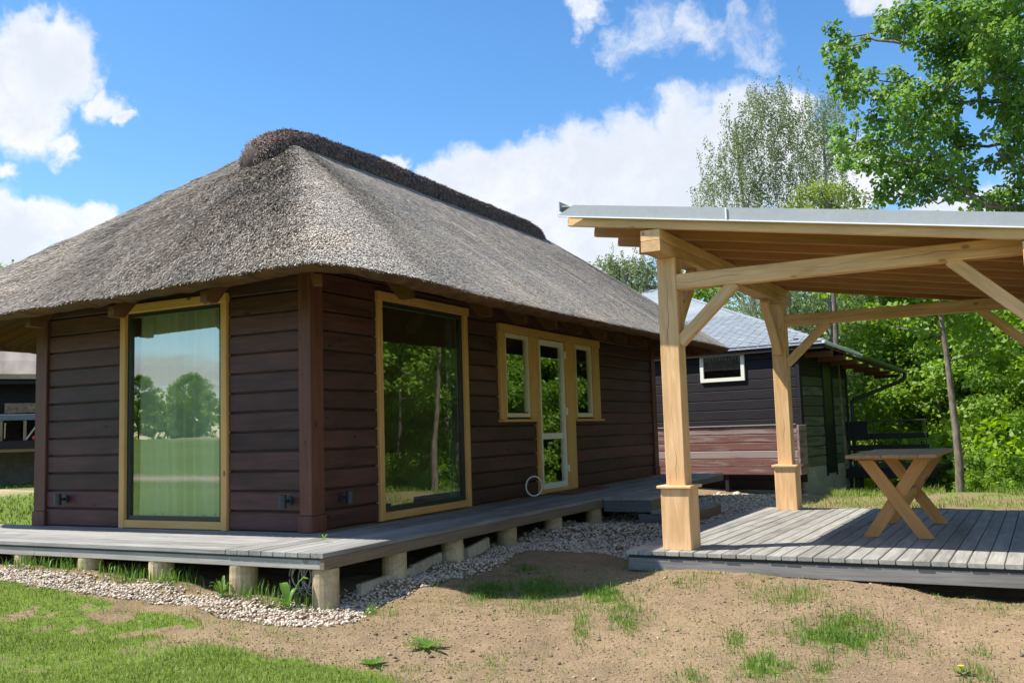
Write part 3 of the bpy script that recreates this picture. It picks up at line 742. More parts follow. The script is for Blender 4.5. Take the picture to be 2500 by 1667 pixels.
# ================================================================== THE THATCHED HOUSE
house = thing('thatched_house', 'dark brown plank house with thatched hip roof on a grey deck', 'house', (0, 0, 0))
HX = -3.77           # left end
HL = 9.42            # length along the right side
ROW = .1835
def plank_a(x0, x1, k):
    z0 = .008 + ROW * k
    w = .030
    return bx('plank', x0, x1, -.022 + rnd.uniform(-.002, .002), .010, z0, z0 + ROW - .011, M['stain'], house, .011, axis=0)
def plank_b(y0, y1, k, z1=None):
    z0 = .008 + ROW * k
    zt = z0 + ROW - .011 if z1 is None else z1
    return bx('plank', -.010, .022 + rnd.uniform(-.002, .002), y0, y1, z0, zt, M['stain'], house, .011, axis=1)
for k in range(14):
    if .008 + ROW * k < 2.2:
        plank_a(-3.56, -2.432, k); plank_a(-.962, -.098, k)
    else:
        plank_a(-3.56, -.098, k)
for k in range(14):
    z = ROW * k
    if z < 2.15:
        plank_b(.146, 1.006, k)
    else:
        plank_b(.146, HL - .1, k); continue
    if z < .95:
        plank_b(2.806, 4.640, k) if True else None
        plank_b(5.868, HL - .1, k)
    elif z < 2.15:
        plank_b(2.806, 3.580, k); plank_b(6.852, HL - .1, k)
# backing boards behind the planks (black gaps between them)
def back(x0, x1, y0, y1, z0, z1):
    bx('backing_board', x0, x1, y0, y1, z0, z1, M['black'], house, .001)
back(-3.6, -2.36, .012, .05, 0, 2.7); back(-1.03, -.1, .012, .05, 0, 2.7); back(-2.36, -1.03, .012, .05, 2.2, 2.7)
back(-.05, -.012, .1, 1.07, 0, 2.7); back(-.05, -.012, 2.73, 3.66, 0, 2.7); back(-.05, -.012, 6.78, HL, 0, 2.7)
back(-.05, -.012, 1.07, 2.73, 2.25, 2.7); back(-.05, -.012, 3.66, 6.78, 2.15, 2.7)
back(-.05, -.012, 3.66, 4.66, 0, 1.0); back(-.05, -.012, 5.84, 6.78, 0, 1.0)
bx('rear_wall', HX, HX + .12, .14, HL, -.02, 2.7, M['stain'], house); bx('rear_wall', HX + .14, -.06, HL - .02, HL + .1, -.02, 2.7, M['stain'], house)
bx('floor', HX + .13, -.06, .06, HL - .03, -.03, .012, M['room'], house)
bx('partition', HX + .13, -.06, 3.2, 3.28, .02, 2.7, M['room'], house); bx('partition', -2.0, -1.93, 3.3, HL - .1, .02, 2.7, M['room'], house)
# corner posts with base blocks
def corner_post(x0, x1, y0, y1):
    p_ = bx('corner_post', x0, x1, y0, y1, .155, 2.62, M['stain_post'], house, .006)
    bx('base_block', x0 - .012, x1 + .012, y0 - .012, y1 + .012, .002, .153, M['stain_post'], p_, .008) if False else None
    b0 = bx('post_base', x0 - .012, x1 + .012, y0 - .012, y1 + .012, .002, .153, M['stain_post'], house, .008, axis=2)
    return p_
corner_post(-.095, .048, -.048, .140)
corner_post(-3.745, -3.565, -.048, .140)
corner_post(-.10, .05, HL - .10, HL + .10)

def mitre_trim(parent, horiz, a0, a1, z0, z1, w, proud, plane, bottom=True, wb=None, head=None, mat='trim'):
    """casing boards round an opening; horiz 'x' (front wall, plane y) or 'y' (side wall, plane x)"""
    hh = head or w
    def put(nm, u0, u1, q0, q1, ax, pr=proud):
        if horiz == 'x':
            return bx(nm, u0, u1, plane - pr, plane + .05, q0, q1, M[mat], parent, .005, axis=0 if ax == 'h' else 2)
        return bx(nm, plane - .05, plane + pr, u0, u1, q0, q1, M[mat], parent, .005, axis=1 if ax == 'h' else 2)
    put('jamb_board', a0, a0 + w, z0, z1 - hh, 'v'); put('jamb_board', a1 - w, a1, z0, z1 - hh, 'v')
    put('head_board', a0 - .012, a1 + .012, z1 - hh + .001, z1, 'h', proud + .012)
    if bottom:
        put('sill_board', a0 + w + .001, a1 - w - .001, z0 + .004, z0 + (wb or w), 'h', proud - .006)

def rect_frame(name, horiz, plane, a0, a1, z0, z1, w, th, mat, parent):
    """one-piece window frame as a ring of four mitred bars"""
    V = []; F = []
    def P(u, d, z):
        return (u, plane + d, z) if horiz == 'x' else (plane - d, u, z)
    for d in (-th / 2, th / 2):
        V += [P(a0, d, z0), P(a1, d, z0), P(a1, d, z1), P(a0, d, z1), P(a0 + w, d, z0 + w), P(a1 - w, d, z0 + w), P(a1 - w, d, z1 - w), P(a0 + w, d, z1 - w)]
    for i in range(4):
        j = (i + 1) % 4
        F += [(i, j, 4 + j, 4 + i), (8 + j, 8 + i, 12 + i, 12 + j), (j, i, 8 + i, 8 + j), (4 + i, 4 + j, 12 + j, 12 + i)]
    return pyobj(name, V, F, M[mat], parent)
def pane(name, horiz, plane, a0, a1, z0, z1, parent, mat='glass'):
    if horiz == 'x':
        return bx(name, a0, a1, plane - .004, plane + .004, z0, z1, M[mat], parent, .0005, axis=2)
    return bx(name, plane - .004, plane + .004, a0, a1, z0, z1, M[mat], parent, .0005, axis=2)
def curtain(parent, horiz, plane, a0, a1, z0, z1, folds, amp):
    nx_, nz_ = folds * 16, 10; V = []; F = []
    for i in range(nx_ + 1):
        q = i / nx_
        for j in range(nz_ + 1):
            r = j / nz_
            ph = q * folds * 2 * math.pi + 1.5 * math.sin(q * 9 + folds) + .9 * math.sin(q * 23)
            o = amp * (math.sin(ph) * (.55 + .45 * math.sin(q * 14 + 1)) + .35 * math.sin(2 * ph + 1)) * (.75 + .4 * (1 - r)) + .006 * math.sin(7 * r + 3 * q)
            u = a0 + (a1 - a0) * q
            V.append((u, plane + o, z0 + (z1 - z0) * r) if horiz == 'x' else (plane + o, u, z0 + (z1 - z0) * r))
    for i in range(nx_):
        for j in range(nz_):
            a = i * (nz_ + 1) + j; F.append((a, a + nz_ + 1, a + nz_ + 2, a + 1))
    return pyobj('curtain', V, F, M['curtain'], parent, True)

# front window: floor-high, dark sash, white curtain behind it
w1 = rect_frame('window', 'x', .012, -2.352, -1.052, .085, 2.165, .040, .05, 'frame', house); w1['label'] = 'floor-high front window with yellow casing and white curtain'
mitre_trim(w1, 'x', -2.428, -.968, .002, 2.255, .075, .052, 0.0, True, .08, .088)
pane('pane', 'x', .016, -2.318, -1.086, .12, 2.13, w1)
curtain(w1, 'x', .16, -2.40, -1.0, .03, 2.35, 9, .045)
# right hand tall window
w2 = rect_frame('window', 'y', -.012, 1.084, 2.726, .085, 2.215, .045, .05, 'frame', house); w2['label'] = 'floor-high side window beside the front corner'
mitre_trim(w2, 'y', 1.008, 2.804, .002, 2.306, .078, .052, 0.0, True, .08, .09)
pane('pane', 'y', -.016, 1.122, 2.688, .125, 2.175, w2)
curtain(w2, 'y', -.30, 2.86, 3.16, .03, 2.35, 3, .03)
# garden door with a window each side, one yellow surround
dset = rect_frame('door', 'y', .004, 4.712, 5.562, .062, 2.088, .075, .06, 'white', house); dset['label'] = 'white glazed garden door between two windows'
bx('mid_rail', -.024, .030, 4.79, 5.485, .728, .812, M['white'], dset, .006)
pane('pane', 'y', .0, 4.780, 5.495, .812, 2.02, dset); pane('pane', 'y', .0, 4.780, 5.495, .13, .728, dset)
for z in (1.86, 1.06, .26):
    bx('hinge', .036, .062, 5.535, 5.590, z, z + .10, M['white'], dset, .008)
bx('jamb_board', -.05, .055, 4.620, 4.708, .002, 2.10, M['trim'], dset, .005); bx('jamb_board', -.05, .055, 5.566, 5.866, .002, 2.10, M['trim'], dset, .005)
bx('threshold', -.05, .060, 4.710, 5.564, .002, .058, M['trim'], dset, .005)
bx('head_board', -.05, .068, 3.570, 6.862, 2.102, 2.205, M['trim'], dset, .005)
wl = rect_frame('window', 'y', .004, 3.742, 4.430, 1.030, 2.096, .05, .06, 'cream', house); wl['label'] = 'cream framed casement window left of the garden door'
pane('pane', 'y', .0, 3.788, 4.384, 1.076, 2.05, wl)
bx('jamb_board', -.05, .055, 3.582, 3.738, 1.004, 2.10, M['trim'], wl, .005); bx('jamb_board', -.05, .055, 4.434, 4.618, 1.004, 2.10, M['trim'], wl, .005)
bx('sill_board', -.05, .095, 3.550, 4.616, .968, 1.002, M['trim'], wl, .006)
wr = rect_frame('window', 'y', .004, 5.945, 6.580, 1.030, 2.096, .06, .06, 'cream', house); wr['label'] = 'cream framed casement window right of the garden door'
pane('pane', 'y', .0, 6.0, 6.525, 1.086, 2.04, wr)
bx('jamb_board', -.05, .055, 5.869, 5.941, 1.004, 2.10, M['trim'], wr, .005); bx('jamb_board', -.05, .055, 6.584, 6.850, 1.004, 2.10, M['trim'], wr, .005)
bx('sill_board', -.05, .095, 5.870, 6.900, .968, 1.002, M['trim'], wr, .006)

# ------------------------------------------------------------------ thatched roof
RX = HX / 2; Y0, Y1 = -1.04, 9.95; HW = 3.86; XR = 1.50
RY0, RY1 = 1.92, 8.75; ZE, ZR = 2.205, 4.455
CR = .90
def eave(th_n):
    """rounded rectangle, points evenly spaced, with its matching ridge point"""
    pts = []
    x0, x1 = RX - HW, XR
    segs = [((x0 + CR, Y0), (x1 - CR, Y0)), None, ((x1, Y0 + CR), (x1, Y1 - CR)), None, ((x1 - CR, Y1), (x0 + CR, Y1)), None, ((x0, Y1 - CR), (x0, Y0 + CR)), None]
    cs = [None, (x1 - CR, Y0 + CR, -90), None, (x1 - CR, Y1 - CR, 0), None, (x0 + CR, Y1 - CR, 90), None, (x0 + CR, Y0 + CR, 180)]
    for s_, c in zip(segs, cs):
        if s_:
            L = math.dist(*s_); n_ = max(2, int(L / .06))
            pts += [(s_[0][0] + (s_[1][0] - s_[0][0]) * i / n_, s_[0][1] + (s_[1][1] - s_[0][1]) * i / n_) for i in range(n_)]
        else:
            for i in range(22):
                a = R(c[2] + 90 * i / 22); pts.append((c[0] + CR * math.cos(a), c[1] + CR * math.sin(a)))
    return np.array(pts)
EV = eave(0); NE = len(EV)
def ridge_pt(e):
    """nearest point of a thin stadium round the ridge line"""
    y = np.clip(RY0 + (e[:, 1] - (Y0 + .75)) / (Y1 - Y0 - 1.5) * (RY1 - RY0), RY0, RY1)
    side = np.clip((e[:, 0] - RX) / HW * 1.0, -1, 1)
    # front and back hips gather at the ridge ends
    front = np.clip((e[:, 1] - Y0) / 2.9, 0, 1); backs = np.clip((Y1 - e[:, 1]) / 2.0, 0, 1)
    y = RY0 + (RY1 - RY0) * np.clip((e[:, 1] - (Y0 + 2.79)) / (Y1 - Y0 - 2.79 - 1.9), 0, 1)
    return np.stack([RX + side * .06, y], -1)
RP = ridge_pt(EV)
_zf = np.interp(EV[:, 0], [-6, -3, -2, -1, 0, .6], [2.085, 2.123, 2.14, 2.159, 2.189, 2.208])
_zs = np.interp(EV[:, 1], [-1.04, -.99, -.83, -.59, -.3, .5, 2, 4, 6, 7.5, 9.95], [2.208, 2.205, 2.159, 2.112, 2.086, 2.069, 2.072, 2.093, 2.116, 2.14, 2.15])
ZEV = np.where((EV[:, 0] > .6) & (EV[:, 1] < 9.3), _zs, np.where(EV[:, 1] > 5, 2.15, np.where(EV[:, 0] < -5, 2.095, _zf)))
ZEV = np.convolve(np.concatenate([ZEV[-3:], ZEV, ZEV[:3]]), np.ones(7) / 7, 'valid')
NS = 46
def zprof(s, ze):
    return ze + (ZR - ze) * (s + .014 * np.sin(np.pi * s))
def roofpt(i, s):
    i = np.asarray(i); s = np.asarray(s)
    i0 = np.floor(i).astype(int); fr = (i - i0)[..., None]
    e = EV[i0 % NE] * (1 - fr) + EV[(i0 + 1) % NE] * fr; r = RP[i0 % NE] * (1 - fr) + RP[(i0 + 1) % NE] * fr
    xy = e + (r - e) * s[..., None]
    ze = ZEV[i0 % NE] * (1 - fr[..., 0]) + ZEV[(i0 + 1) % NE] * fr[..., 0]
    return np.concatenate([xy, zprof(s, ze)[..., None]], -1)
ss = np.linspace(0, 1, NS)
II, SS = np.meshgrid(np.arange(NE), ss, indexing='ij')
Vr = roofpt(II, SS)
jit = (vnoise(Vr[..., 0] * 1.3 + Vr[..., 2], Vr[..., 1] * 1.3, 3, 41) - .5) * .05 + (vnoise(Vr[..., 0] + Vr[..., 2], Vr[..., 1], 11, 42) - .5) * .025
jit *= .35 + .65 * np.clip(SS * 6, 0, 1)
jit *= 1 - .72 * np.clip((EV[:, 0] - .6) / .6, 0, 1)[:, None]
Vr[..., 2] += jit * (SS < .985)
a = (np.arange(NE)[:, None] * NS + np.arange(NS - 1)[None, :]); b_ = (((np.arange(NE) + 1) % NE)[:, None] * NS + np.arange(NS - 1)[None, :])
Q = np.stack([a, b_, b_ + 1, a + 1], -1).reshape(-1, 4)
rm = mesh_np('thatch_roof', Vr.reshape(-1, 3), Q.ravel(), np.full(len(Q), 4), M['reed_base'], True, {'tint': rng.random(NE * NS)})
roof = obj('thatch_roof', rm, house)
# the cut end of the thatch and its underside
nrm = EV - np.array([RX, 0]); inn = np.zeros_like(EV)
tg = np.roll(EV, -1, 0) - np.roll(EV, 1, 0); inn[:, 0] = -tg[:, 1]; inn[:, 1] = tg[:, 0]; inn /= np.linalg.norm(inn, axis=1)[:, None]
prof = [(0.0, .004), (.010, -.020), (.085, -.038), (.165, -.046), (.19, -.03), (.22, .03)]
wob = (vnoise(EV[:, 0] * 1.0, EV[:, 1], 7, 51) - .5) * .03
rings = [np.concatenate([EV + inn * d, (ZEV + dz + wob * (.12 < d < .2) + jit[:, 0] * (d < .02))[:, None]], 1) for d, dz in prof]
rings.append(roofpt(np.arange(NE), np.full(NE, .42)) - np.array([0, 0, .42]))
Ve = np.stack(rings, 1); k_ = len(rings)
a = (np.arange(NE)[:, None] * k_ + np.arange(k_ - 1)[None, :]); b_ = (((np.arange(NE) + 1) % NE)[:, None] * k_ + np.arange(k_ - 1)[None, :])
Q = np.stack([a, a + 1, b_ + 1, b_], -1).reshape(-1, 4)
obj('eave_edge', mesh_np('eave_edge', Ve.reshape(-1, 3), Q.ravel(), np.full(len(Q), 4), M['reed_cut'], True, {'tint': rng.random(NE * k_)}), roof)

def reeds(P, down, nrm_, L, W, lift, tint, name, mat, parent, side_tilt=None):
    """flat reed stubs lying on the slope, butt ends lifted"""
    n = len(P); s = np.cross(down, nrm_); s /= np.linalg.norm(s, axis=1)[:, None] + 1e-9
    d = down + s * rng.normal(0, .28, (n, 1)); d /= np.linalg.norm(d, axis=1)[:, None]
    a = P - d * (L * .5)[:, None] - nrm_ * .002; e = P + d * (L * .5)[:, None] + nrm_ * lift[:, None]
    V = np.stack([a - s * W[:, None] * .4, a + s * W[:, None] * .4, e + s * W[:, None] * .5, e - s * W[:, None] * .5], 1).reshape(-1, 3)
    F = np.arange(4 * n)
    o = obj(name, mesh_np(name, V, F, np.full(n, 4), mat, False, {'tint': np.repeat(tint, 4)}), parent)
    o['kind'] = 'stuff'
    return o
def roof_samples(n, smax=.97):
    # area-weighted: pick eave index, s; keep those a camera in front or beside could see
    i = rng.random(n) * NE; s = 1 - np.sqrt(1 - rng.random(n) * (1 - (1 - smax) ** 2))
    P = roofpt(i, s)
    i2 = i + .5
    dp = roofpt(i, np.minimum(s + .02, 1)) - P; dq = roofpt(i2, s) - P
    nn = np.cross(dq, dp); nn /= np.linalg.norm(nn, axis=1)[:, None] + 1e-9
    nn[nn[:, 2] < 0] *= -1
    dn = -dp / (np.linalg.norm(dp, axis=1)[:, None] + 1e-9)
    return i, s, P, nn, dn
i, s, P, nn, dn = roof_samples(430000)
cam_ = np.array(CAMP)
vis = ((cam_ - P) * nn).sum(1) > -.8
P, nn, dn, s, i = P[vis], nn[vis], dn[vis], s[vis], i[vis]
def jit_at(i, s):
    i0 = np.floor(i).astype(int); fi_ = i - i0; sj = np.clip(s * (NS - 1), 0, NS - 1.001); j0 = sj.astype(int); fj = sj - j0
    a, b2 = i0 % NE, (i0 + 1) % NE
    return (jit[a, j0] * (1 - fj) + jit[a, j0 + 1] * fj) * (1 - fi_) + (jit[b2, j0] * (1 - fj) + jit[b2, j0 + 1] * fj) * fi_
P = P.copy(); P[:, 2] += jit_at(i, s) * (s < .98); P += nn * .004
n = len(P)
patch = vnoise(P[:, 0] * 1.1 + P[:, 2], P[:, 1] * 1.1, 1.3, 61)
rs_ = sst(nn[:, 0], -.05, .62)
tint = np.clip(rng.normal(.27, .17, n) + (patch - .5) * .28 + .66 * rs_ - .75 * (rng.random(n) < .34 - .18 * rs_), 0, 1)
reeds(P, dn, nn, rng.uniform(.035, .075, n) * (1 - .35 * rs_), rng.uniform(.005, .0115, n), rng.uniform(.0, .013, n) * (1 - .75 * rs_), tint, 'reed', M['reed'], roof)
# shaggy fringe along the eave
i = rng.integers(0, NE, 16000); i = i[(EV[i][:, 1] < 10.3)]; fi_ = i + rng.random(len(i))
n = len(i); P = roofpt(fi_, rng.random(n) * .012); P[:, 2] += jit[i, 0]
dpx = roofpt(i, np.full(n, .03)) - roofpt(i, np.zeros(n)); dn = -dpx / np.linalg.norm(dpx, axis=1)[:, None]
nn = np.cross(np.concatenate([tg[i], np.zeros((n, 1))], 1), -dn); nn /= np.linalg.norm(nn, axis=1)[:, None]; nn[nn[:, 2] < 0] *= -1
reeds(P, dn, nn, rng.uniform(.03, .06, n), rng.uniform(.004, .010, n), rng.uniform(-.012, .012, n), np.clip(rng.normal(.45, .3, n), 0, 1), 'reed_fringe', M['reed'], roof)

# heather ridge cap: a rounded roll over the ridge
CAPW, CZ0, CZ1 = .42, 4.20, 4.66
ys = np.concatenate([np.linspace(0, .9, 14)[:-1] ** 1.0, np.linspace(.9, 6.9, 70), np.linspace(6.9, 7.55, 10)[1:]]) + 1.22
def cap_scale(y):
    q = np.clip((y - 1.20) / 1.0, 0, 1); r = np.clip((8.80 - y) / .5, 0, 1)
    return np.sqrt(1 - (1 - q) ** 2.2) * np.sqrt(np.clip(1 - (1 - r) ** 3, 0.0, 1))
cs_ = [(-.86, -.10), (-1.0, 0.0), (-1.06, .25), (-1.0, .50), (-.90, .70), (-.70, .86), (-.40, .96), (0, 1.0), (.40, .96), (.70, .86), (.90, .70), (1.0, .50), (1.06, .25), (1.0, 0.0), (.86, -.10)]
Vc = []
for y in ys:
    zt_ = float(np.interp(y, [1.2, 1.46, 1.76, 2.3, 3.5, 7.9, 8.5, 8.8], [4.07, 4.37, 4.505, 4.565, 4.59, 4.58, 4.51, 4.36])); wd_ = float(np.interp(y, [1.2, 1.35, 1.6, 2.0, 2.6, 8.3, 8.65, 8.8], [.06, .21, .30, .34, .345, .34, .26, .10])); wv = float(vnoise(np.array(y), np.array(.3), 2.2, 71) - .5)
    base = float(np.interp(y, [1.2, 1.5, 1.8, 2.2, 8.2, 8.8], [3.92, 4.08, 4.19, 4.245, 4.245, 4.14]))
    for u, v in cs_:
        Vc.append((RX + u * wd_, y, base + (zt_ + wv * .04 - base) * v))
Vc = np.array(Vc); kc = len(cs_); nyc = len(ys)
Vc[:, 2] += (vnoise(Vc[:, 0] * 2 + Vc[:, 2], Vc[:, 1], 6, 72) - .5) * .04
a = (np.arange(nyc - 1)[:, None] * kc + np.arange(kc - 1)[None, :])
Q = np.stack([a, a + 1, a + kc + 1, a + kc], -1).reshape(-1, 4)
endc = [list(range(kc))[::-1], [(nyc - 1) * kc + q for q in range(kc)]]
Fl = np.concatenate([Q.ravel(), endc[0], endc[1]]); Sz = np.concatenate([np.full(len(Q), 4), [kc, kc]])
cap = obj('ridge_cap', mesh_np('ridge_cap', Vc, Fl, Sz, M['heather_base'], True, {'tint': rng.random(len(Vc))}), house)
n = 42000
_ar = np.linalg.norm(np.cross(Vc[Q[:, 1]] - Vc[Q[:, 0]], Vc[Q[:, 3]] - Vc[Q[:, 0]]), axis=1); fi = rng.choice(len(Q), n, p=_ar / _ar.sum()); uu = rng.random((n, 2))
A, B, C_, D_ = (Vc[Q[fi, q]] for q in range(4))
P = A * ((1 - uu[:, :1]) * (1 - uu[:, 1:])) + B * (uu[:, :1] * (1 - uu[:, 1:])) + C_ * (uu[:, :1] * uu[:, 1:]) + D_ * ((1 - uu[:, :1]) * uu[:, 1:])
nn = np.cross(B - A, D_ - A); nn /= np.linalg.norm(nn, axis=1)[:, None] + 1e-9
cen = np.stack([np.full(n, RX), P[:, 1], np.full(n, 4.2)], -1); nn[((P - cen) * nn).sum(1) < 0] *= -1
dn = np.cross(nn, np.array([0, 1.0, 0])); dn[dn[:, 2] > 0] *= -1; dn += rng.normal(0, .35, dn.shape); dn /= np.linalg.norm(dn, axis=1)[:, None] + 1e-9
reeds(P, dn, nn, rng.uniform(.03, .065, n), rng.uniform(.004, .010, n), rng.uniform(.0, .022, n), np.clip(rng.normal(.5, .28, n), 0, 1), 'heather_sprig', M['heather'], cap)

# rafter tails showing below the thatch
def rafter_tail(px, py, dx, dy, w=.075, ztip=2.095, out=.75, flat=.13, rise=.80, inn_=.8):
    """plumb cut tail: (px,py) on the wall line, (dx,dy) outwards"""
    s = Vector((-dy, dx, 0)) * (w / 2); o = Vector((px, py, 0)); d = Vector((dx, dy, 0))
    pr = [(out, ztip + .10), (out, ztip), (out - flat, ztip), (out - flat - .16, ztip + rise * .16), (.05, ztip + rise * .16 + .62 * (out - flat - .21)), (.05, ztip + rise * .16 + .62 * (out - flat - .21) + .12)]
    V = [tuple(o + d * a + s * q + Vector((0, 0, z))) for q in (-1, 1) for a, z in pr]
    n_ = len(pr); F = [tuple(range(n_)), tuple(range(2 * n_ - 1, n_ - 1, -1))] + [(i, n_ + i, n_ + (i + 1) % n_, (i + 1) % n_) for i in range(n_)]
    return pyobj('rafter_tail', V, F, M['rafter'], roof)
for y in (.60 + .02, 2.05, 2.89, 3.71, 4.47, 5.33, 6.1, 6.95, 7.75, 8.6, 9.2):
    rafter_tail(.0, y - .04, 1, 0, ztip=2.115 if y < 1.5 else 2.075, out=.75 if y < 1.5 else .80, rise=1.2)
for x in (-.55, -1.72, -2.90):
    rafter_tail(x, 0, 0, -1, ztip=2.055 if x > -1 else 2.02, rise=1.1)
rafter_tail(0, 0, .7071, -.7071, w=.07, ztip=2.11, out=.80, flat=.05, rise=.45)

# ================================================================== HOUSE DECK
deck = thing('house_deck', 'weathered grey plank deck on short log posts round the thatched house', 'deck', (0, 0, -.4))
def dk(o):
    o.location.z += .4
    return o
DA, DB = 1.18, 1.082
for k in range(10):                       # boards along the front
    y = -DA + .059 + k * .1195
    x0 = -6.2
    for a, b_ in ((-6.2, -2.9 - .5 * (k % 3)), (-2.9 - .5 * (k % 3) + .003, .118)):
        dk(bx('deck_board', a, b_, y - .0575, y + .0575, -.036, rnd.uniform(-.0015, .0015), M['deck'], deck, .004))
for k in range(8):                        # boards along the side
    x = DB - .059 - k * .12
    for a, b_ in ((-DA, 2.4 + .7 * (k % 2)), (2.4 + .7 * (k % 2) + .003, 6.3 - .6 * (k % 3)), (6.3 - .6 * (k % 3) + .003, 9.95)):
        dk(bx('deck_board', x - .057, x + .057, a, b_, -.036, rnd.uniform(-.0015, .0015), M['deck'], deck, .004))
dk(bx('fascia_beam', -6.2, -2.78, -DA + .016, -DA + .06, -.122, -.052, M['fascia'], deck)); dk(bx('fascia_beam', -2.776, DB - .045, -DA + .018, -DA + .06, -.122, -.052, M['fascia'], deck))
dk(bx('fascia_beam', -6.2, DB - .05, -DA + .035, -DA + .08, -.052, -.037, M['fascia_brown'], deck))
dk(bx('fascia_board', DB - .044, DB - .001, -DA + .012, 4.2, -.122, -.038, M['fascia_brown'], deck)); dk(bx('fascia_board', DB - .044, DB - .001, 4.204, 9.94, -.122, -.038, M['fascia_brown'], deck))
dk(bx('joist', -6.2, .9, -.62, -.56, -.13, -.04, M['fascia_brown'], deck)); dk(bx('joist', .50, .56, -.9, 9.9, -.13, -.04, M['fascia_brown'], deck))
for x, r in ((-5.6, .10), (-4.9, .10), (-4.1, .10), (-3.3, .10), (-2.42, .10), (-1.56, .105), (-.70, .105), (.20, .11), (1.0, .10)):
    y = -1.06 if x < .9 else -1.05
    dk(cyl('log_post', (x, y), r, gz(x, y) - .25, -.124, M['log'], deck, 18))
for y in (-.09, .88, 1.97, 3.1, 4.3, 5.6, 7.0, 8.4):
    x = .955 - (.02 if y > 0 else 0)
    dk(cyl('log_post', (x, y), .105, gz(x, y) - .25, -.124, M['log'], deck, 18))
# black skirt of earth under the house
bx('foundation', HX + .2, -.35, .25, HL - .2, -.6, -.04, M['concrete'], house)

# stone edging slabs leaning along the side of the deck
for i, (ya, yb, h) in enumerate(((-.62, .18, .10), (.2, .72, .13), (.75, 1.12, .16), (1.15, 1.62, .15))):
    x = .93 if i else .98
    z = gz(1.0, (ya + yb) / 2)
    o = beam('edging_slab', (x, ya, z + h * .12 - .03), (x - .03, yb, z + h * (.25 + .15 * (i % 2)) - .02), .05, h, M['stone'], None, .008)
    tag(o, ('longest pale edging slab lying nearest the deck corner', 'second pale edging slab from the deck corner', 'third pale edging slab, tilted up under the side deck', 'farthest pale edging slab under the side deck')[i], 'stone', 'pale slabs edging the gravel')

# wall lamps: an up-and-down cylinder on a short arm
def wall_lamp(x, y, z, dx, dy, label):
    o = thing('wall_lamp', label, 'lamp', (x, y, z), math.atan2(dx, -dy), 'outdoor wall lamps')
    th = np.linspace(0, 2 * np.pi, 16, endpoint=False)
    V = [(.040 * math.cos(a), q, .040 * math.sin(a)) for q in (-.004, -.026) for a in th]
    F = [(i_, (i_ + 1) % 16, 16 + (i_ + 1) % 16, 16 + i_) for i_ in range(16)] + [tuple(range(16)), tuple(range(31, 15, -1))]
    pyobj('wall_plate', V, F, M['lamp'], o)
    bx('arm', -.014, .014, -.075, -.026, -.014, .014, M['lamp'], o, .003)
    cyl('lamp_body', (0, -.108), .036, -.058, .058, M['lamp'], o, 20)
    return o
wall_lamp(-3.24, -.024, .285, 0, -1, 'dark cylinder wall lamp low on the front wall by the left end post')
wall_lamp(-.215, -.024, .285, 0, -1, 'dark cylinder wall lamp low on the front wall beside the corner post')
wall_lamp(.024, .40, .285, 1, 0, 'dark wall lamp low on the shaded side wall beside the corner post')

# white hose ring, threshold board
th = np.linspace(0, 2 * np.pi, 33)
tube('hose_ring', [(.125 * math.cos(a) * .45, .125 * math.cos(a) * .95, .125 * math.sin(a)) for a in th], .0105, M['ring'], None, 8, (.115, 4.30, .136))
tag(bpy.data.objects['hose_ring'], 'white hose ring leaning on the wall left of the garden door', 'hose')
mt_ = bx('threshold_board', .12, .50, 4.72, 5.95, .003, .024, M['mat'], None, .004)
tag(mt_, 'red brown board lying on the deck in front of the garden door', 'board')

# grey cable coil under the deck corner
pts = []
for i in range(9 * 20):
    a = i * 2 * math.pi / 20 + .8; k = i / 20
    rx_, rz_ = .070 + .012 * math.sin(k * 2.3), .095 + .018 * math.sin(k * 3.1)
    pts.append((.66 + .022 * k + rx_ * math.cos(a), -1.0 + .02 * math.sin(k * 5), -.215 - .012 * math.sin(k * 1.7) + rz_ * math.sin(a)))
tube('cable_coil', pts, .0045, M['cable'], None, 5)
tag(bpy.data.objects['cable_coil'], 'coil of grey cable hanging under the deck beside the corner post', 'cable')

# ------------------------------------------------------------------ steps down to the gravel
st = thing('deck_steps', 'dark timber steps leading down from the side deck to the gravel', 'steps', (1.4, 4.9, -.33))
def sx(o):
    o.location -= Vector((1.4, 4.9, -.33)); return o
for k in range(5):
    sx(bx('tread_board', 1.09 + k * .122, 1.207 + k * .122, 4.25, 5.64, -.036, -.004, M['deck'], st))
sx(bx('stringer', 1.09, 1.70, 4.262, 4.305, -.175, -.038, M['fascia_dark'], st)); sx(bx('riser_board', 1.66, 1.698, 4.31, 5.63, -.175, -.038, M['fascia_brown'], st))
for k in range(4):
    sx(bx('tread_board', 1.705 + k * .122, 1.822 + k * .122, 4.25, 5.64, -.196, -.160, M['deck'], st))
sx(bx('stringer', 1.54, 2.19, 4.262, 4.305, -.325, -.198, M['fascia_dark'], st)); sx(bx('riser_board', 2.15, 2.188, 4.31, 5.63, -.325, -.198, M['fascia_brown'], st))
sx(bx('stringer', 1.09, 2.15, 5.58, 5.62, -.33, -.2, M['fascia_dark'], st))

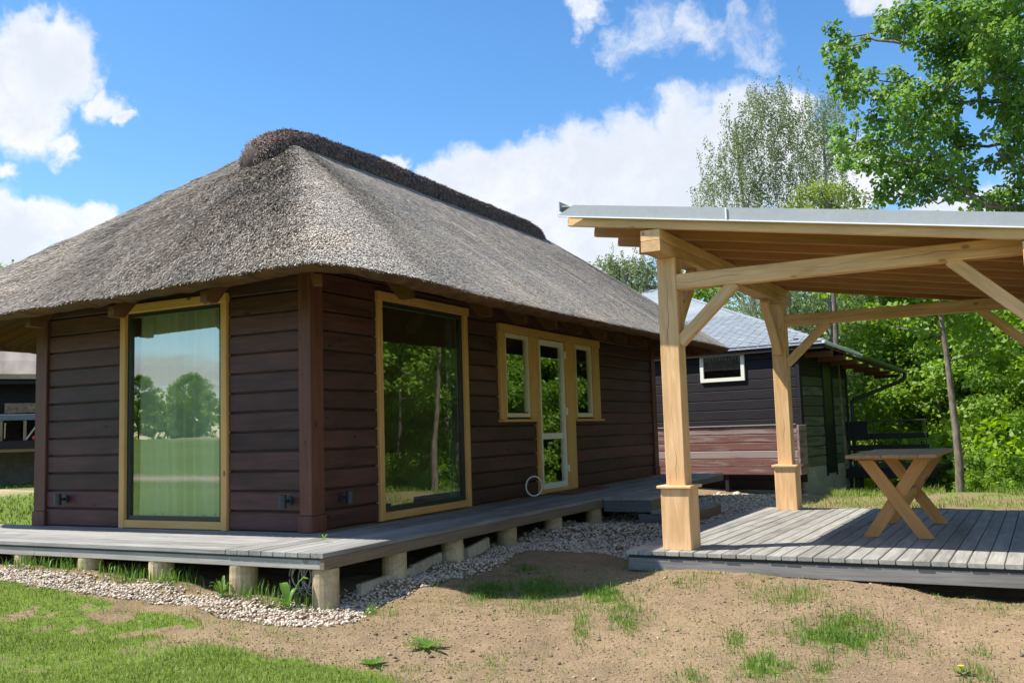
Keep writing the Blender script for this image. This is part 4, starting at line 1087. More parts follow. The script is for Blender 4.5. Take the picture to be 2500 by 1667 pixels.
# ================================================================== PERGOLA DECK
PSI = R(-1.9489); PO = (2.6289, .9249, -.1866)
pd = thing('pergola_deck', 'low deck of grey boards with black gaps under the pergola', 'deck', (PO[0], PO[1], PO[2]), PSI)
for k in range(31):
    u = .12 * k
    bx('deck_board', u + .0035, u + .1165, rnd.uniform(-.004, .004), 4.36 + rnd.uniform(-.008, .008), -.036, rnd.uniform(-.002, .002), M['deck_new'], pd, .005)
bx('front_beam', .02, 3.70, .018, .065, -.168, -.062, M['fascia_mid'], pd); bx('bearer', .02, 3.70, .03, .075, -.062, -.037, M['black'], pd, .001)
bx('side_beam', .004, .05, .07, 4.32, -.168, -.038, M['fascia_dark'], pd)
for v in (1.1, 2.2, 3.3, 4.28):
    bx('bearer', .06, 3.70, v, v + .05, -.168, -.038, M['fascia_dark'], pd)
for u, v in ((.15, .12), (1.8, .12), (3.5, .12), (.15, 2.2), (1.8, 2.2), (3.5, 2.2), (.15, 4.2), (3.5, 4.2)):
    cyl('foot', (u, v), .07, -.5, -.169, M['concrete'], pd, 10)

# ================================================================== PERGOLA
pg = thing('pergola', 'golden timber pergola with monopitch roof and braced posts', 'pergola', PO, PSI)
T = M['timber']
SL = -.161                                # roof fall to the right
rb = lambda u: 2.763 + SL * u             # underside of the rafters
L_ = 3.868
def post(u, v, top):
    p_ = bx('post', u + .041, u + .211, v + .041, v + .211, .50, top, M['timber_post'], pg, .006)
    bx('post_base', u, u + .252, v, v + .252, .001, .511, T, pg, .006, axis=2)
    bx('base_cap', u - .026, u + .278, v - .026, v + .278, .512, .537, T, pg, .006)
    return p_
UL, UR = .303, 3.113
V0, V1 = .103, .103 + L_
for v in (V0, V1):
    post(UL, v, 2.493); post(UR, v, 2.30)
# doubled wall plates on the posts
for z0, z1 in ((2.494, 2.586), (2.589, 2.680)):
    bx('wall_plate', UL + .043, UL + .213, -.213, 4.45, z0, z1, T, pg, .004)
zr = rb(UR + .126)
for a, b_ in ((-.213, V0 + .04), (V0 + .213, V1 + .04), (V1 + .213, 4.45)):
    bx('wall_plate', UR + .041, UR + .211, a, b_, zr - .186, zr - .003, T, pg, .004)
# tie beams and braces
for v in (V0 + .042, V1 + .042):
    bx('tie_beam', UL + .213, UR + .040, v, v + .125, 2.209, 2.342, M['timber_beam'], pg, .006)
    vm = v + .062
    beam('brace', (UL + .205, vm, 1.752), (1.012, vm, 2.222), .085, .095, T, pg, .004)
    beam('brace', (UR + .047, vm, 1.752), (2.665, vm, 2.222), .085, .095, T, pg, .004)
for u in (UL + .126, UR + .126):
    zt = 2.497 if u < 1 else zr - .183
    beam('brace', (u, V0 + .208, zt - .60), (u, V0 + .208 + .57, zt - .02), .10, .095, T, pg, .004)
    beam('brace', (u, V1 + .044, zt - .60), (u, V1 + .044 - .57, zt - .02), .10, .095, T, pg, .004)
# rafters
ang = math.atan(SL)
vs = [-.183 + .558 * k for k in range(9)]
for v in vs:
    beam('rafter', (-.322, v, rb(-.322) + .070), (3.96, v, rb(3.96) + .070), .058, .138, T if v < 0 else M['ceiling_shade'], pg, .004)  # front rafter in the posts' timber, those behind with shade painted in
# roof boards over the rafters, membrane, flashing
nb = 32; du = (3.98 + .34) / nb
for k in range(nb):
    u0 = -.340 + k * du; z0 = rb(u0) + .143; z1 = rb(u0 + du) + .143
    beam('roof_board', (u0 + du / 2, -.235, (z0 + z1) / 2 + .009), (u0 + du / 2, 4.48, (z0 + z1) / 2 + .009), du - .004, .018, M['ceiling_shade'], pg, .002, up=(-SL, 0, 1))
beam('roof_membrane', (-.36, 2.12, rb(-.36) + .166), (4.0, 2.12, rb(4.0) + .166), 4.74, .010, M['membrane'], pg, .002)
def flash(name, ua, ub, cut=0.0):
    """bent sheet: vertical face with a drip edge below and a return over the roof"""
    v = -.258; h0, h1 = .078, .180
    V = []; F = []
    for u, q in ((ua, 0), (ub, 0)):
        z = rb(u)
        V += [(u, v - .012, z + h0 - .008), (u, v, z + h0), (u, v, z + h1 - (cut if u == ua else 0)), (u, v + .14, z + h1 + .004), (u, v + .14, z + h1 - .002), (u, v + .004, z + h1 - .008 - (cut if u == ua else 0)), (u, v + .004, z + h0 + .002)]
    V[2] = (ua + (.165 if cut else 0), v, rb(ua + (.165 if cut else 0)) + h1); V[5] = (V[2][0], v + .004, V[2][2] - .006)
    V[3] = (V[2][0], v + .14, V[2][2] + .004); V[4] = (V[2][0], v + .14, V[2][2] - .002)
    for i_ in range(6):
        F.append((i_, 7 + i_, 8 + i_, i_ + 1))
    F += [tuple(range(6, -1, -1)), tuple(range(7, 14))]
    return pyobj(name, V, F, M['steel'], pg)
flash('front_flashing', -.408, 1.098, .09); flash('front_flashing', 1.102, 4.02)
beam('drip_edge', (-.395, -.262, rb(-.395) + .071), (4.02, -.262, rb(4.02) + .071), .012, .010, M['steel_edge'], pg, .002)
beam('eave_trim', (-.385, -.25, rb(-.385) + .165), (-.385, 4.49, rb(-.385) + .165), .008, .085, M['steel'], pg, .001)
beam('seam_strip', (1.10, -.266, rb(1.1) + .082), (1.10, -.266, rb(1.1) + .178), .012, .006, M['steel_edge'], pg, .001)

# ================================================================== X-LEGGED TABLE
def Pw(u, v, z=0):
    return (PO[0] + u * math.cos(PSI) - v * math.sin(PSI), PO[1] + u * math.sin(PSI) + v * math.cos(PSI), PO[2] + z)
tb = thing('table', 'high wooden table with crossed legs standing on the pergola deck', 'table', Pw(2.0, 2.08, 0), PSI)
for k in range(5):
    u = -.37 + k * .149
    bx('top_board', u, u + .1465, -.87, .87, .703, .734, M['table_top'], tb, .004)
for v, sg in ((-.64, 1), (.64, -1)):
    def leg(x0, x1, vv):
        t_ = Vector((x1 - x0, 0, .70)).normalized()
        w_ = .052 * 1.25 * 1.0
        y0, y1 = vv - .020, vv + .020
        V = [(x0 - w_, y0, .002), (x0 + w_, y0, .002), (x1 + w_, y0, .682), (x1 - w_, y0, .682), (x0 - w_, y1, .002), (x0 + w_, y1, .002), (x1 + w_, y1, .682), (x1 - w_, y1, .682)]
        c = Vector(((x0 + x1) / 2, vv, .342)); ang_ = math.atan2(.68, x1 - x0)
        # grain runs along the leg: rotate the mesh into its own axis
        Rm = Matrix.Rotation(ang_, 3, 'Y')
        V = [tuple(Rm @ (Vector(q) - c)) for q in V]
        o = pyobj('leg', V, [(0, 3, 2, 1), (4, 5, 6, 7), (0, 1, 5, 4), (1, 2, 6, 5), (2, 3, 7, 6), (3, 0, 4, 7)], M['table'], tb)
        o.location = c; o.rotation_euler = (0, -ang_, 0)
        return o
    leg(.232, -.232, v - .021 * sg); leg(-.232, .232, v + .021 * sg)
    bx('batten', -.33, .33, v - .035, v + .035, .683, .702, M['table'], tb, .003)
bx('stretcher', -.035, .035, -.6, .6, .30, .37, M['table'], tb, .005)

# ================================================================== SECOND HOUSE (slate roof)
A2 = R(-10.0)
h2 = thing('slate_house', 'black plank house with grey slate hip roof behind the pergola', 'house', (2.05, 12.26, 0), A2)
B = M['blackwood']
for k in range(14):
    z = -.45 + .2 * k
    bx('plank', -7.0, -.06, -.012, .012, z, z + .188, B, h2, .008, axis=0)
for k in range(15):
    z = -.02 + .2 * k
    if z > 2.3: break
    bx('plank', -.012, .014, .10, 1.25, z, z + .186, M['greywood'] if z < 1.65 else B, h2, .010, axis=1)
    bx('plank', -.012, .014, 1.86, 2.72, z, z + .186, M['greywood'] if z < 1.65 else B, h2, .010, axis=1)
bx('corner_board', -.055, .03, -.03, .09, -.3, 2.5, B, h2, .006); bx('corner_board', -.03, .03, 2.70, 2.80, -.3, 2.4, B, h2, .006)
dr = bx('side_door', -.03, .018, 1.30, 1.82, -.2, 2.3, M['black'], h2, .006, axis=2)
bx('door_strip', .019, .03, 1.27, 1.30, -.2, 1.75, M['greywood'], dr, .003, axis=2) if False else None
bx('door_post', -.02, .034, 1.252, 1.298, -.25, 2.3, B, h2, .005, axis=2); bx('door_post', -.02, .034, 1.822, 1.858, -.25, 2.3, B, h2, .005, axis=2)
bx('plinth', -7.0, .0, .03, 2.72, -1.2, -.46, M['concrete'], h2, .01); bx('plinth', -.2, .005, .03, 2.72, -1.2, -.022, M['concrete'], h2, .01)
bx('inner_wall', -7.0, -.02, .03, 2.7, -.44, 2.4, M['black'], h2, .01)
w3 = rect_frame('window', 'x', -.034, -2.08, -1.10, 1.74, 2.33, .075, .05, 'white', h2)
pane('pane', 'x', -.03, -2.01, -1.17, 1.81, 2.26, w3, 'glass_dark')
V = []; F = []
for i in range(25):
    for j in (0, 1):
        V.append((-2.0 + .83 * i / 24, -.014 + .004 * (i % 2), 2.17 + .07 * j - (.008 * (i % 2) if j == 0 else 0)))
F = [(2 * i, 2 * i + 2, 2 * i + 3, 2 * i + 1) for i in range(24)]
pyobj('valance', V, F, M['white'], w3)
# roof: two hip planes; front plane carries the slates
E0 = Vector((.577, -.162, 2.40)); APX = Vector((.577 - 8.88, -.162 + 8.88, 5.53)); EL = Vector((-17.2, -.162, 2.40)); EF = Vector((.60, 5.06, 2.02)); ER = Vector((.60, 17.6, 2.02))
def slab(name, pts, th_, mat, parent):
    n_ = (Vector(pts[1]) - Vector(pts[0])).cross(Vector(pts[2]) - Vector(pts[0])).normalized()
    if n_.z < 0: n_ = -n_
    V = [tuple(Vector(p_)) for p_ in pts] + [tuple(Vector(p_) - n_ * th_) for p_ in pts]
    k = len(pts); F = [tuple(range(k)), tuple(range(2 * k - 1, k - 1, -1))] + [(i, (i + 1) % k, k + (i + 1) % k, k + i) for i in range(k)]
    return pyobj(name, V, F, mat, parent)
rf = slab('roof', [EL, E0, APX], .05, M['slate'], h2)
slab('roof_side', [E0 + Vector((.003, .003, -.012)), EF, APX + Vector((0, 0, -.012))], .04, M['slate'], h2)
slab('soffit', [E0 + Vector((-.03, .05, -.075)), EF + Vector((-.03, 0, -.06)), EF + Vector((-.62, 0, .12)), E0 + Vector((-.62, .6, .12))], .02, M['rafter'], h2)
beam('hip_capping', E0 + Vector((-.02, .02, .01)), APX + Vector((0, 0, .01)), .11, .03, M['slate'], h2, .008)
n2 = (E0 - EL).cross(APX - EL).normalized(); n2 = n2 if n2.z > 0 else -n2
updir = Vector((0, 8.88, 3.13)).normalized()
sl_me = {}
def slate(uc, row, wv):
    k = 'a'
    if k not in sl_me:
        sl_me[k] = box_mesh(.206, .013, .20, M['slate'], .002)
    o = bpy.data.objects.new('slate', sl_me[k])
    base = Vector((uc, -.162, 2.40)) + updir * (row * .125 - .03)
    y_ = n2; x_ = Vector((1, 0, 0)); z_ = (updir * math.cos(.085) - n2 * math.sin(.085)).normalized(); yy = z_.cross(x_)
    c = base + z_ * .10 + n2 * (.018 + wv)
    o.matrix_local = Matrix.Translation(c) @ Matrix(((x_.x, yy.x, z_.x, 0), (x_.y, yy.y, z_.y, 0), (x_.z, yy.z, z_.z, 0), (0, 0, 0, 1)))
    COL.objects.link(o); o.parent = rf
ns = 0
for row in range(0, 34):
    off = row * .125 * math.cos(math.atan2(3.13, 8.88))
    xr = .577 - off
    uc = xr - .13 - (.108 if row % 2 else 0)
    xmin = max(-3.4 - .14 * row, -6.5) if row < 12 else -5.2
    cnt = 0
    while uc > xr - 2.9 + row * .02 and ns < 298:
        slate(uc, row, rnd.uniform(0, .003)); ns += 1; uc -= .216; cnt += 1
        if cnt > 12: break
bx('fascia', -17, .575, -.150, -.12, 2.26, 2.36, B, h2, .003); bx('eave_flashing', -17, .60, -.178, -.150, 2.352, 2.405, M['steel_edge'], h2, .004)
beam('rake_flashing', (.605, -.17, 2.385), (.612, 1.9, 2.245), .02, .05, M['steel_edge'], h2, .004)
gpts = [(.66, 1.75 + .1 * i, 2.235 - .0695 * .1 * i * 1.0) for i in range(34)]
V = []; F = []
for q in gpts:
    for j in range(9):
        a = math.pi + math.pi * j / 8; V.append((q[0] + .07 * math.cos(a), q[1], q[2] - .02 + .07 * math.sin(a)))
    for j in range(9):
        a = 2 * math.pi - math.pi * j / 8; V.append((q[0] + .064 * math.cos(a), q[1], q[2] - .02 + .064 * math.sin(a)))
for i in range(len(gpts) - 1):
    for j in range(18):
        F.append((i * 18 + j, i * 18 + (j + 1) % 18, i * 18 + 18 + (j + 1) % 18, i * 18 + 18 + j))
F += [tuple(range(18)), tuple(len(V) - 1 - q for q in range(18))]
pyobj('gutter', V, F, M['gutter'], h2)
for k in range(7):
    bx('eave_rafter', .02, .58, .3 + k * .75, .37 + k * .75, 2.13 - .05 * k, 2.24 - .055 * k, M['rafter'], h2, .004)
tube('downpipe', [(.66, 5.02, 1.96), (.66, 5.02, 1.84), (.62, 4.95, 1.76), (.15, 3.0, 1.34), (.08, 2.88, 1.26), (.075, 2.87, 1.1), (.075, 2.87, -.7)], .045, M['black'], h2, 10)
# terrace rail beyond the side wall
def L2(x, y):   # world -> local of the slate house
    dx, dy = x - 2.05, y - 12.26; return (dx * math.cos(A2) + dy * math.sin(A2), -dx * math.sin(A2) + dy * math.cos(A2))
tr = thing('terrace_railing', 'black terrace railing of horizontal boards by the slate house', 'railing', (2.55, 14.7, -.3), R(-6))
def TR(nm, x0, x1, y0, y1, z0, z1, mt=B):
    return bx(nm, x0, x1, y0, y1, z0 + .3, z1 + .3, mt, tr, .004)
TR('top_rail', .0, 1.62, -.02, .02, .82, .85, M['black']); TR('rail_board', .42, 1.62, -.02, .02, .46, .575); TR('rail_board', .05, 1.62, -.02, .02, .215, .335)
TR('side_panel', -.22, .42, -.03, .03, .43, .83)
for x in (.04, .55, 1.06, 1.58):
    TR('baluster', x - .012, x + .012, -.045, -.021, -.15, .845, M['black'])
TR('terrace_floor', -.2, 1.75, -.04, 2.4, -.24, -.14); TR('terrace_beam', -.2, 1.75, -.08, -.041, -.36, -.16)
for x in (.0, .22, .55, 1.2, 1.66):
    TR('terrace_leg', x - .04, x + .04, -.01, .07, -1.4, -.25)
# low wall of weathered red planks before the slate house
fw = thing('plank_wall', 'low wall of weathered red painted planks before the black house', 'wall', (2.05, 12.26, -.5), A2)
for k in range(6):
    z = .36 + .158 * k
    dz = [0, .004, -.003, .005, 0, .003][k]
    bx('plank', -2.97 + .02 * (k % 2), .06, -.43, -.38 + dz, z, z + .152, M['redwood'], fw, .012, axis=0)
bx('top_plank', -2.96, .05, -.46, -.36, 1.312, 1.335, M['redwood'], fw, .004)
bx('return_plank', .062, .11, -.44, -.05, .36, 1.31, M['redwood'], fw, .008, axis=1)
for x in (-2.9, -1.45, -.02):
    bx('stake', x - .04, x + .04, -.375, -.30, .0, 1.3, B, fw, .004)
for i, (x, y, s_) in enumerate(((.85, 11.75, .09), (1.05, 11.6, .06), (.5, 11.7, .07))):
    V = ICO_V * s_ * (1 + rng.uniform(-.2, .2, (12, 1))); V[:, 2] *= .7
    o = obj('stone', mesh_np('stone', V, ICO_F.ravel(), np.full(20, 3), M['stone']), None, (x, y, gz(x, y) + s_ * .3))
    tag(o, ('largest pale stone at the foot of the red plank wall', 'smallest pale stone lying before the red plank wall', 'middle sized pale stone by the red plank wall')[i], 'stone', 'pale stones by the plank wall')

# ================================================================== COTTAGE AT FAR LEFT
ex, ey = Vector((.557, .830, 0)), Vector((-.830, .557, 0))
ct = thing('thatched_cottage', 'second thatched cottage far left beyond the lawn', 'house', (-16.76, 8.36, 0), math.atan2(.830, .557))
bx('plinth', -3.2, 4.2, .02, 4.5, -.5, .99, M['cottage_plinth'], ct, .01)
for k in range(10):
    z = 1.0 + .17 * k
    bx('plank', -3.2, 4.2, -.012, .015, z, z + .158, B, ct, .008, axis=0)
bx('inner_wall', -3.15, 4.15, .02, 4.4, 1.0, 2.7, M['black'], ct, .01)
wf = bx('window', .10, 1.9, -.05, -.013, 1.05, 1.94, M['glass_dark'], ct, .002, axis=0)
bx('head_board', -.02, 2.02, -.075, -.02, 1.95, 2.10, M['trim'], wf, .004); bx('jamb_board', .0, .12, -.07, -.02, 1.0, 1.948, M['trim'], wf, .004); bx('jamb_board', 1.9, 2.0, -.07, -.02, 1.0, 1.948, M['trim'], wf, .004)
nv = 60; V = []; F = []
for i in range(nv + 1):
    x = -4.2 + 9.4 * i / nv; w_ = .003 * math.sin(i * 1.7)
    for y, z in ((-.85, 2.50 + w_), (-.88, 2.62 + w_), (-.5, 2.98), (.6, 3.75), (2.2, 4.8), (3.8, 3.7), (5.3, 2.6), (5.2, 2.45)):
        V.append((x, y, z))
for i in range(nv):
    for j in range(7):
        F.append((i * 8 + j, i * 8 + 8 + j, i * 8 + 9 + j, i * 8 + 1 + j))
F += [tuple(range(8)), tuple(nv * 8 + 7 - q for q in range(8))]
cr = pyobj('thatch_roof', V, F, M['reed_base'], ct)
a_ = cr.data.attributes.new('tint', 'FLOAT', 'POINT'); a_.data.foreach_set('value', [rnd.uniform(.35, .9) for _ in V])
bx('eave_beam', -4.1, 5.1, -.80, -.70, 2.38, 2.47, B, ct, .004)
po_ = thing('cottage_porch', 'dark porch rail with blue grey top before the far cottage', 'porch', (-16.76, 8.36, 0), math.atan2(.830, .557))
bx('bench_top', -2.5, 3.2, -1.35, -.75, 1.48, 1.62, M['tarp'], po_, .01)
for x in (-1.2, .02, .53, 1.1, 2.2):
    bx('rail_post', x - .035, x + .035, -1.32, -1.25, .8, 1.475, M['fascia_brown'], po_, .004)
beam('diagonal_strut', (.55, -1.3, 1.0), (.86, -1.3, 1.46), .04, .04, M['fascia'], po_, .003)
bx('rail_board', -2.5, 3.2, -1.34, -1.28, .80, .99, B, po_, .004); bx('porch_floor', -2.5, 3.2, -1.25, -.02, .72, .80, M['fascia_brown'], po_, .004)
for x in (-2.2, -.6, 1.4, 3.0):
    bx('porch_leg', x - .06, x + .06, -1.2, -1.08, -.5, .72, B, po_, .004)
for x, lb in ((.735, 'red flowers on the rail of the far porch next to the thatched house corner'), (-.02, 'pale red flowers on the far porch rail at the picture edge')):
    V = ICO_V * .06 * (1 + rng.uniform(-.2, .2, (12, 1)))
    p_ = ex * x + ey * -1.31 + Vector((-16.76, 8.36, 1.055))
    tag(obj('flower_bunch', mesh_np('flower_bunch', V, ICO_F.ravel(), np.full(20, 3), M['redflower']), None, tuple(p_)), lb, 'flowers', 'red flowers on the far porch')

# ================================================================== TREES
def leaf_mesh(C, axis, nrm_, L, W, tint, mat, folded=True):
    """pointed leaves, 4 or 6 vertices, slightly folded along the midrib"""
    n = len(C); s = np.cross(axis, nrm_); s /= np.linalg.norm(s, axis=1)[:, None] + 1e-9
    L = L[:, None]; W = W[:, None]
    if folded:
        V = np.stack([C, C + axis * L * .35 + s * W * .5 + nrm_ * W * .13, C + axis * L * .72 + s * W * .36 + nrm_ * W * .10, C + axis * L - nrm_ * L * .12,
                      C + axis * L * .72 - s * W * .36 + nrm_ * W * .10, C + axis * L * .35 - s * W * .5 + nrm_ * W * .13], 1).reshape(-1, 3)
        o = np.arange(n)[:, None] * 6
        F = np.concatenate([o + np.array([[0, 1, 2, 3]]), o + np.array([[0, 3, 4, 5]])], 1).ravel(); S = np.full(2 * n, 4); k = 6
    else:
        V = np.stack([C, C + axis * L * .5 + s * W * .5, C + axis * L, C + axis * L * .5 - s * W * .5], 1).reshape(-1, 3)
        F = np.arange(4 * n); S = np.full(n, 4); k = 4
    return mesh_np('leaves', V, F, S, mat, False, {'tint': np.repeat(np.clip(tint, 0, 1), k)})

def grow(base, top, trunk_r, clumps, lean=(0, 0), twig=.012, wob=.06, n_tr=9, start=.25, tip_frac=.75):
    """trunk polyline plus a limb to every clump, each joined to the nearest wood nearer the trunk"""
    base = np.array(base, float); top = np.array(top, float)
    q = np.linspace(0, 1, n_tr)
    tr_ = base + (top - base) * q[:, None]; tr_[1:, :2] += np.cumsum(rng.normal(0, wob, (n_tr - 1, 2)), 0) * .5
    trad = trunk_r * (1 - .82 * q) + .004
    paths = [(tr_, trad)]
    nodes = [tuple(p_) for p_, f in zip(tr_, q) if f >= start]; nd = [0.0] * len(nodes); par = [-1] * len(nodes); cnt = [0] * len(nodes)
    C = np.array([c[:3] for c in clumps]); dist = np.min(np.linalg.norm(C[:, None] - np.array(nodes)[None], axis=2), 1)
    order = np.argsort(dist)
    for i in order:
        N = np.array(nodes); dv = np.linalg.norm(N - C[i], axis=1)
        cost = dv + .35 * np.array(nd) + np.where(N[:, 2] > C[i][2] + .15, .8, 0)
        k = int(np.argmin(cost)); nodes.append(tuple(C[i])); nd.append(nd[k] + dv[k]); par.append(k); cnt.append(1)
        while par[k] >= 0:
            cnt[k] += 1; k = par[k]
    for i in range(len(nodes)):
        if par[i] < 0: continue
        a = np.array(nodes[par[i]]); b_ = np.array(nodes[i]); L = np.linalg.norm(b_ - a)
        t_ = np.linspace(0, 1, 4)[:, None]; pts = a + (b_ - a) * t_
        pts[1:3] += rng.normal(0, .06 * L, (2, 3)); pts[1:3, 2] -= .04 * L
        r1 = twig * cnt[i] ** .5; r0 = min(twig * (cnt[i] + .5) ** .5 * 1.25, trunk_r * .6)
        paths.append((pts, np.linspace(r0, r1 * .7, 4)))
    return paths

def foliage(clumps, per, L, W, mat, droop=.25, flat=.6, folded=True, spread=1.0, lsd=.2, shell=0.0):
    C = np.array([c[:3] for c in clumps]); Rr = np.array([c[3] for c in clumps])
    cnt = np.maximum(1, (per * (Rr / Rr.mean()) ** 2).astype(int)); idx = np.repeat(np.arange(len(C)), cnt); n = len(idx)
    off = rng.normal(0, 1, (n, 3)); off /= np.linalg.norm(off, axis=1)[:, None]
    rad = rng.random(n) ** (1 / 2.2)
    P = C[idx] + off * (rad * Rr[idx] * spread)[:, None] * np.array([1, 1, flat if flat < 1 else 1])
    ax = off * np.array([1, 1, .5]) + rng.normal(0, .6, (n, 3)); ax[:, 2] -= droop * 1.5; ax /= np.linalg.norm(ax, axis=1)[:, None]
    nn = rng.normal(0, .75, (n, 3)); nn[:, 2] += .75; nn += off * .6 + np.array([-.65, -.65, .1])
    nn -= ax * (nn * ax).sum(1)[:, None]; nn /= np.linalg.norm(nn, axis=1)[:, None] + 1e-9
    tone = rng.normal(.5, .16, len(C))[idx] + rng.normal(0, .2, n)
    return leaf_mesh(P, ax, nn, L * rng.uniform(1 - lsd, 1 + lsd, n), W * rng.uniform(1 - lsd, 1 + lsd, n), tone, mat, folded)

def strands(clumps, ns, nl, L, W, mat, length):
    """hanging birch twigs: leaves strung along thin vertical lines"""
    C = np.array([c[:3] for c in clumps]); Rr = np.array([c[3] for c in clumps]); k = len(C)
    st_ = np.repeat(C, ns, 0) + rng.normal(0, 1, (k * ns, 3)) * np.repeat(Rr, ns)[:, None] * np.array([1.0, 1.0, .7])
    ln = length * rng.uniform(.35, 1.2, k * ns); sway = rng.normal(0, .12, (k * ns, 2))
    q = rng.random((k * ns, nl))
    P = np.repeat(st_[:, None], nl, 1); P[..., 2] -= ln[:, None] * q; P[..., :2] += sway[:, None] * (q ** 1.5)[..., None]
    P = P.reshape(-1, 3) + rng.normal(0, .028, (k * ns * nl, 3)); n = len(P)
    ax = rng.normal(0, .5, (n, 3)); ax[:, 2] -= .8; ax /= np.linalg.norm(ax, axis=1)[:, None]
    nn = rng.normal(0, 1, (n, 3)) + np.array([-.4, -.6, .5]); nn -= ax * (nn * ax).sum(1)[:, None]; nn /= np.linalg.norm(nn, axis=1)[:, None]
    tone = np.repeat(rng.normal(.5, .18, k * ns), nl) + rng.normal(0, .2, n)
    return leaf_mesh(P, ax, nn, L * rng.uniform(.7, 1.3, n), W * rng.uniform(.7, 1.3, n), tone, mat, False)

def tree(name, label, base, top, tr, clumps, leaf, barkm, cat='tree', group=None, **kw):
    root = thing(name, label, cat, tuple(base), 0, group)
    bp = np.array(base)
    paths = grow(base, top, tr, clumps, twig=kw.get('twig', .012), start=kw.get('start', .25), wob=kw.get('wob', .06))
    V, F, S = tube_np(paths, kw.get('sides', 6)); V = V - bp
    obj('trunk', mesh_np('trunk', V, F, S, barkm, True), root)
    cl = [(c[0] - bp[0], c[1] - bp[1], c[2] - bp[2], c[3]) for c in clumps]
    if kw.get('hang'):
        obj('crown', strands(cl, kw['hang'][0], kw['hang'][1], kw['L'], kw['W'], leaf, kw['hang'][2]), root)
        return root
    obj('crown', foliage(cl, kw['per'], kw['L'], kw['W'], leaf, kw.get('droop', .25), kw.get('flat', .7), kw.get('folded', True)), root)
    return root
def copy_tree(src, loc, rz, sc_, label, group):
    r = src.copy(); COL.objects.link(r); r.location = loc; r.rotation_euler = (0, 0, rz); r.scale = (sc_, sc_, sc_); r['label'] = label; r['group'] = group
    for ch in list(src.children):
        c = ch.copy(); COL.objects.link(c); c.parent = r
    return r

NEAR= [(3.86,6.29,6.19,0.11),(3.96,6.37,6.04,0.13),(4.12,5.9,5.67,0.13),(3.94,5.43,5.56,0.1),(4.05,5.05,5.27,0.12),(4.31,5.65,5.63,0.07),(4.36,5.68,5.71,0.05),(4.16,5.09,5.15,0.14),(4.0,5.11,5.05,0.1),(4.03,6.93,5.66,0.16),(4.27,6.31,5.41,0.13),(4.04,5.52,5.04,0.14),(4.19,5.93,5.13,0.15),(3.96,6.98,5.33,0.11),(4.58,6.8,5.57,0.11),(4.65,6.75,5.39,0.16),(4.49,5.92,4.98,0.17),(4.34,6.18,4.79,0.15),(4.06,6.5,4.89,0.07),(4.7,5.34,4.67,0.2),(4.82,6.26,5.08,0.19),(4.92,5.78,4.72,0.23),(4.56,6.98,4.88,0.25),(4.9,5.47,4.3,0.24),(5.08,6.62,4.78,0.24),(5.23,6.93,5.09,0.2),(5.11,5.65,4.87,0.18),(5.19,7.1,4.69,0.23),(5.36,7.11,4.5,0.18),(4.42,5.35,4.26,0.18),(4.06,6.65,4.6,0.18),(3.99,5.27,4.25,0.12),(3.87,6.17,4.71,0.11),(3.96,6.16,4.29,0.15),(4.24,5.76,4.11,0.16),(4.46,6.01,4.17,0.21),(4.64,6.97,4.38,0.25),(4.94,6.05,4.1,0.23),(5.16,5.74,3.99,0.18),(5.34,6.84,4.13,0.18),(4.42,6.32,3.96,0.17),(4.62,7.03,4.09,0.2),(4.93,5.95,3.82,0.18),(5.18,6.14,3.8,0.19),(5.34,7.1,3.91,0.16),(4.35,6.47,3.8,0.13),(4.62,6.5,3.75,0.13),(4.88,5.99,3.62,0.12),(5.2,5.58,3.49,0.08),(4.5,6.58,6.32,0.11),(4.58,5.06,5.58,0.1),(4.59,6.51,6.05,0.13),(4.84,5.56,5.88,0.19),(4.76,6.73,6.11,0.18),(4.82,5.76,5.54,0.08),(4.95,6.65,6.24,0.25),(5.05,6.05,5.69,0.24),(5.26,5.39,5.68,0.25),(5.3,6.43,5.78,0.27),(5.11,6.37,5.54,0.22),(5.36,6.42,5.46,0.22),(5.27,6.07,5.13,0.19),(5.49,5.38,5.62,0.25),(5.54,6.29,5.57,0.28),(5.49,5.38,4.93,0.18),(5.59,6.55,5.14,0.13),(5.74,6.17,5.87,0.28),(5.79,5.8,5.38,0.27),(5.99,6.49,5.93,0.29),(6.01,5.45,5.25,0.24),(5.74,5.92,5.11,0.21),(5.95,6.69,5.37,0.25),(5.99,5.97,4.87,0.25),(5.91,6.67,4.88,0.22),(6.01,6.54,4.59,0.24),(5.83,7.16,4.84,0.16),(5.66,7.22,4.97,0.11),(5.58,6.67,4.94,0.11),(5.97,6.99,4.43,0.22),(5.78,5.71,4.17,0.08),(5.87,6.86,4.19,0.13),(5.69,7.13,4.21,0.13),(5.96,6.29,3.87,0.17),(5.88,6.65,3.68,0.17),(5.71,6.51,3.6,0.15),(5.54,7.45,3.8,0.14),(5.94,6.22,3.39,0.17),(5.73,6.39,3.45,0.13),(5.41,5.59,3.35,0.1),(5.65,6.21,4.37,0.08),(5.02,5.91,6.43,0.28),(5.35,6.49,6.65,0.34),(5.69,6.52,6.52,0.34),(6.06,5.47,5.92,0.31),(6.5,6.86,5.96,0.34),(6.44,5.53,4.92,0.31),(6.41,6.9,4.81,0.34),(6.38,5.75,3.94,0.3),(6.3,6.35,3.55,0.27),(6.72,5.26,4.94,0.3),(6.81,7.0,4.57,0.34),(5.64,6.16,6.87,0.34),(6.22,4.96,6.14,0.3),(6.69,5.85,5.97,0.32)]
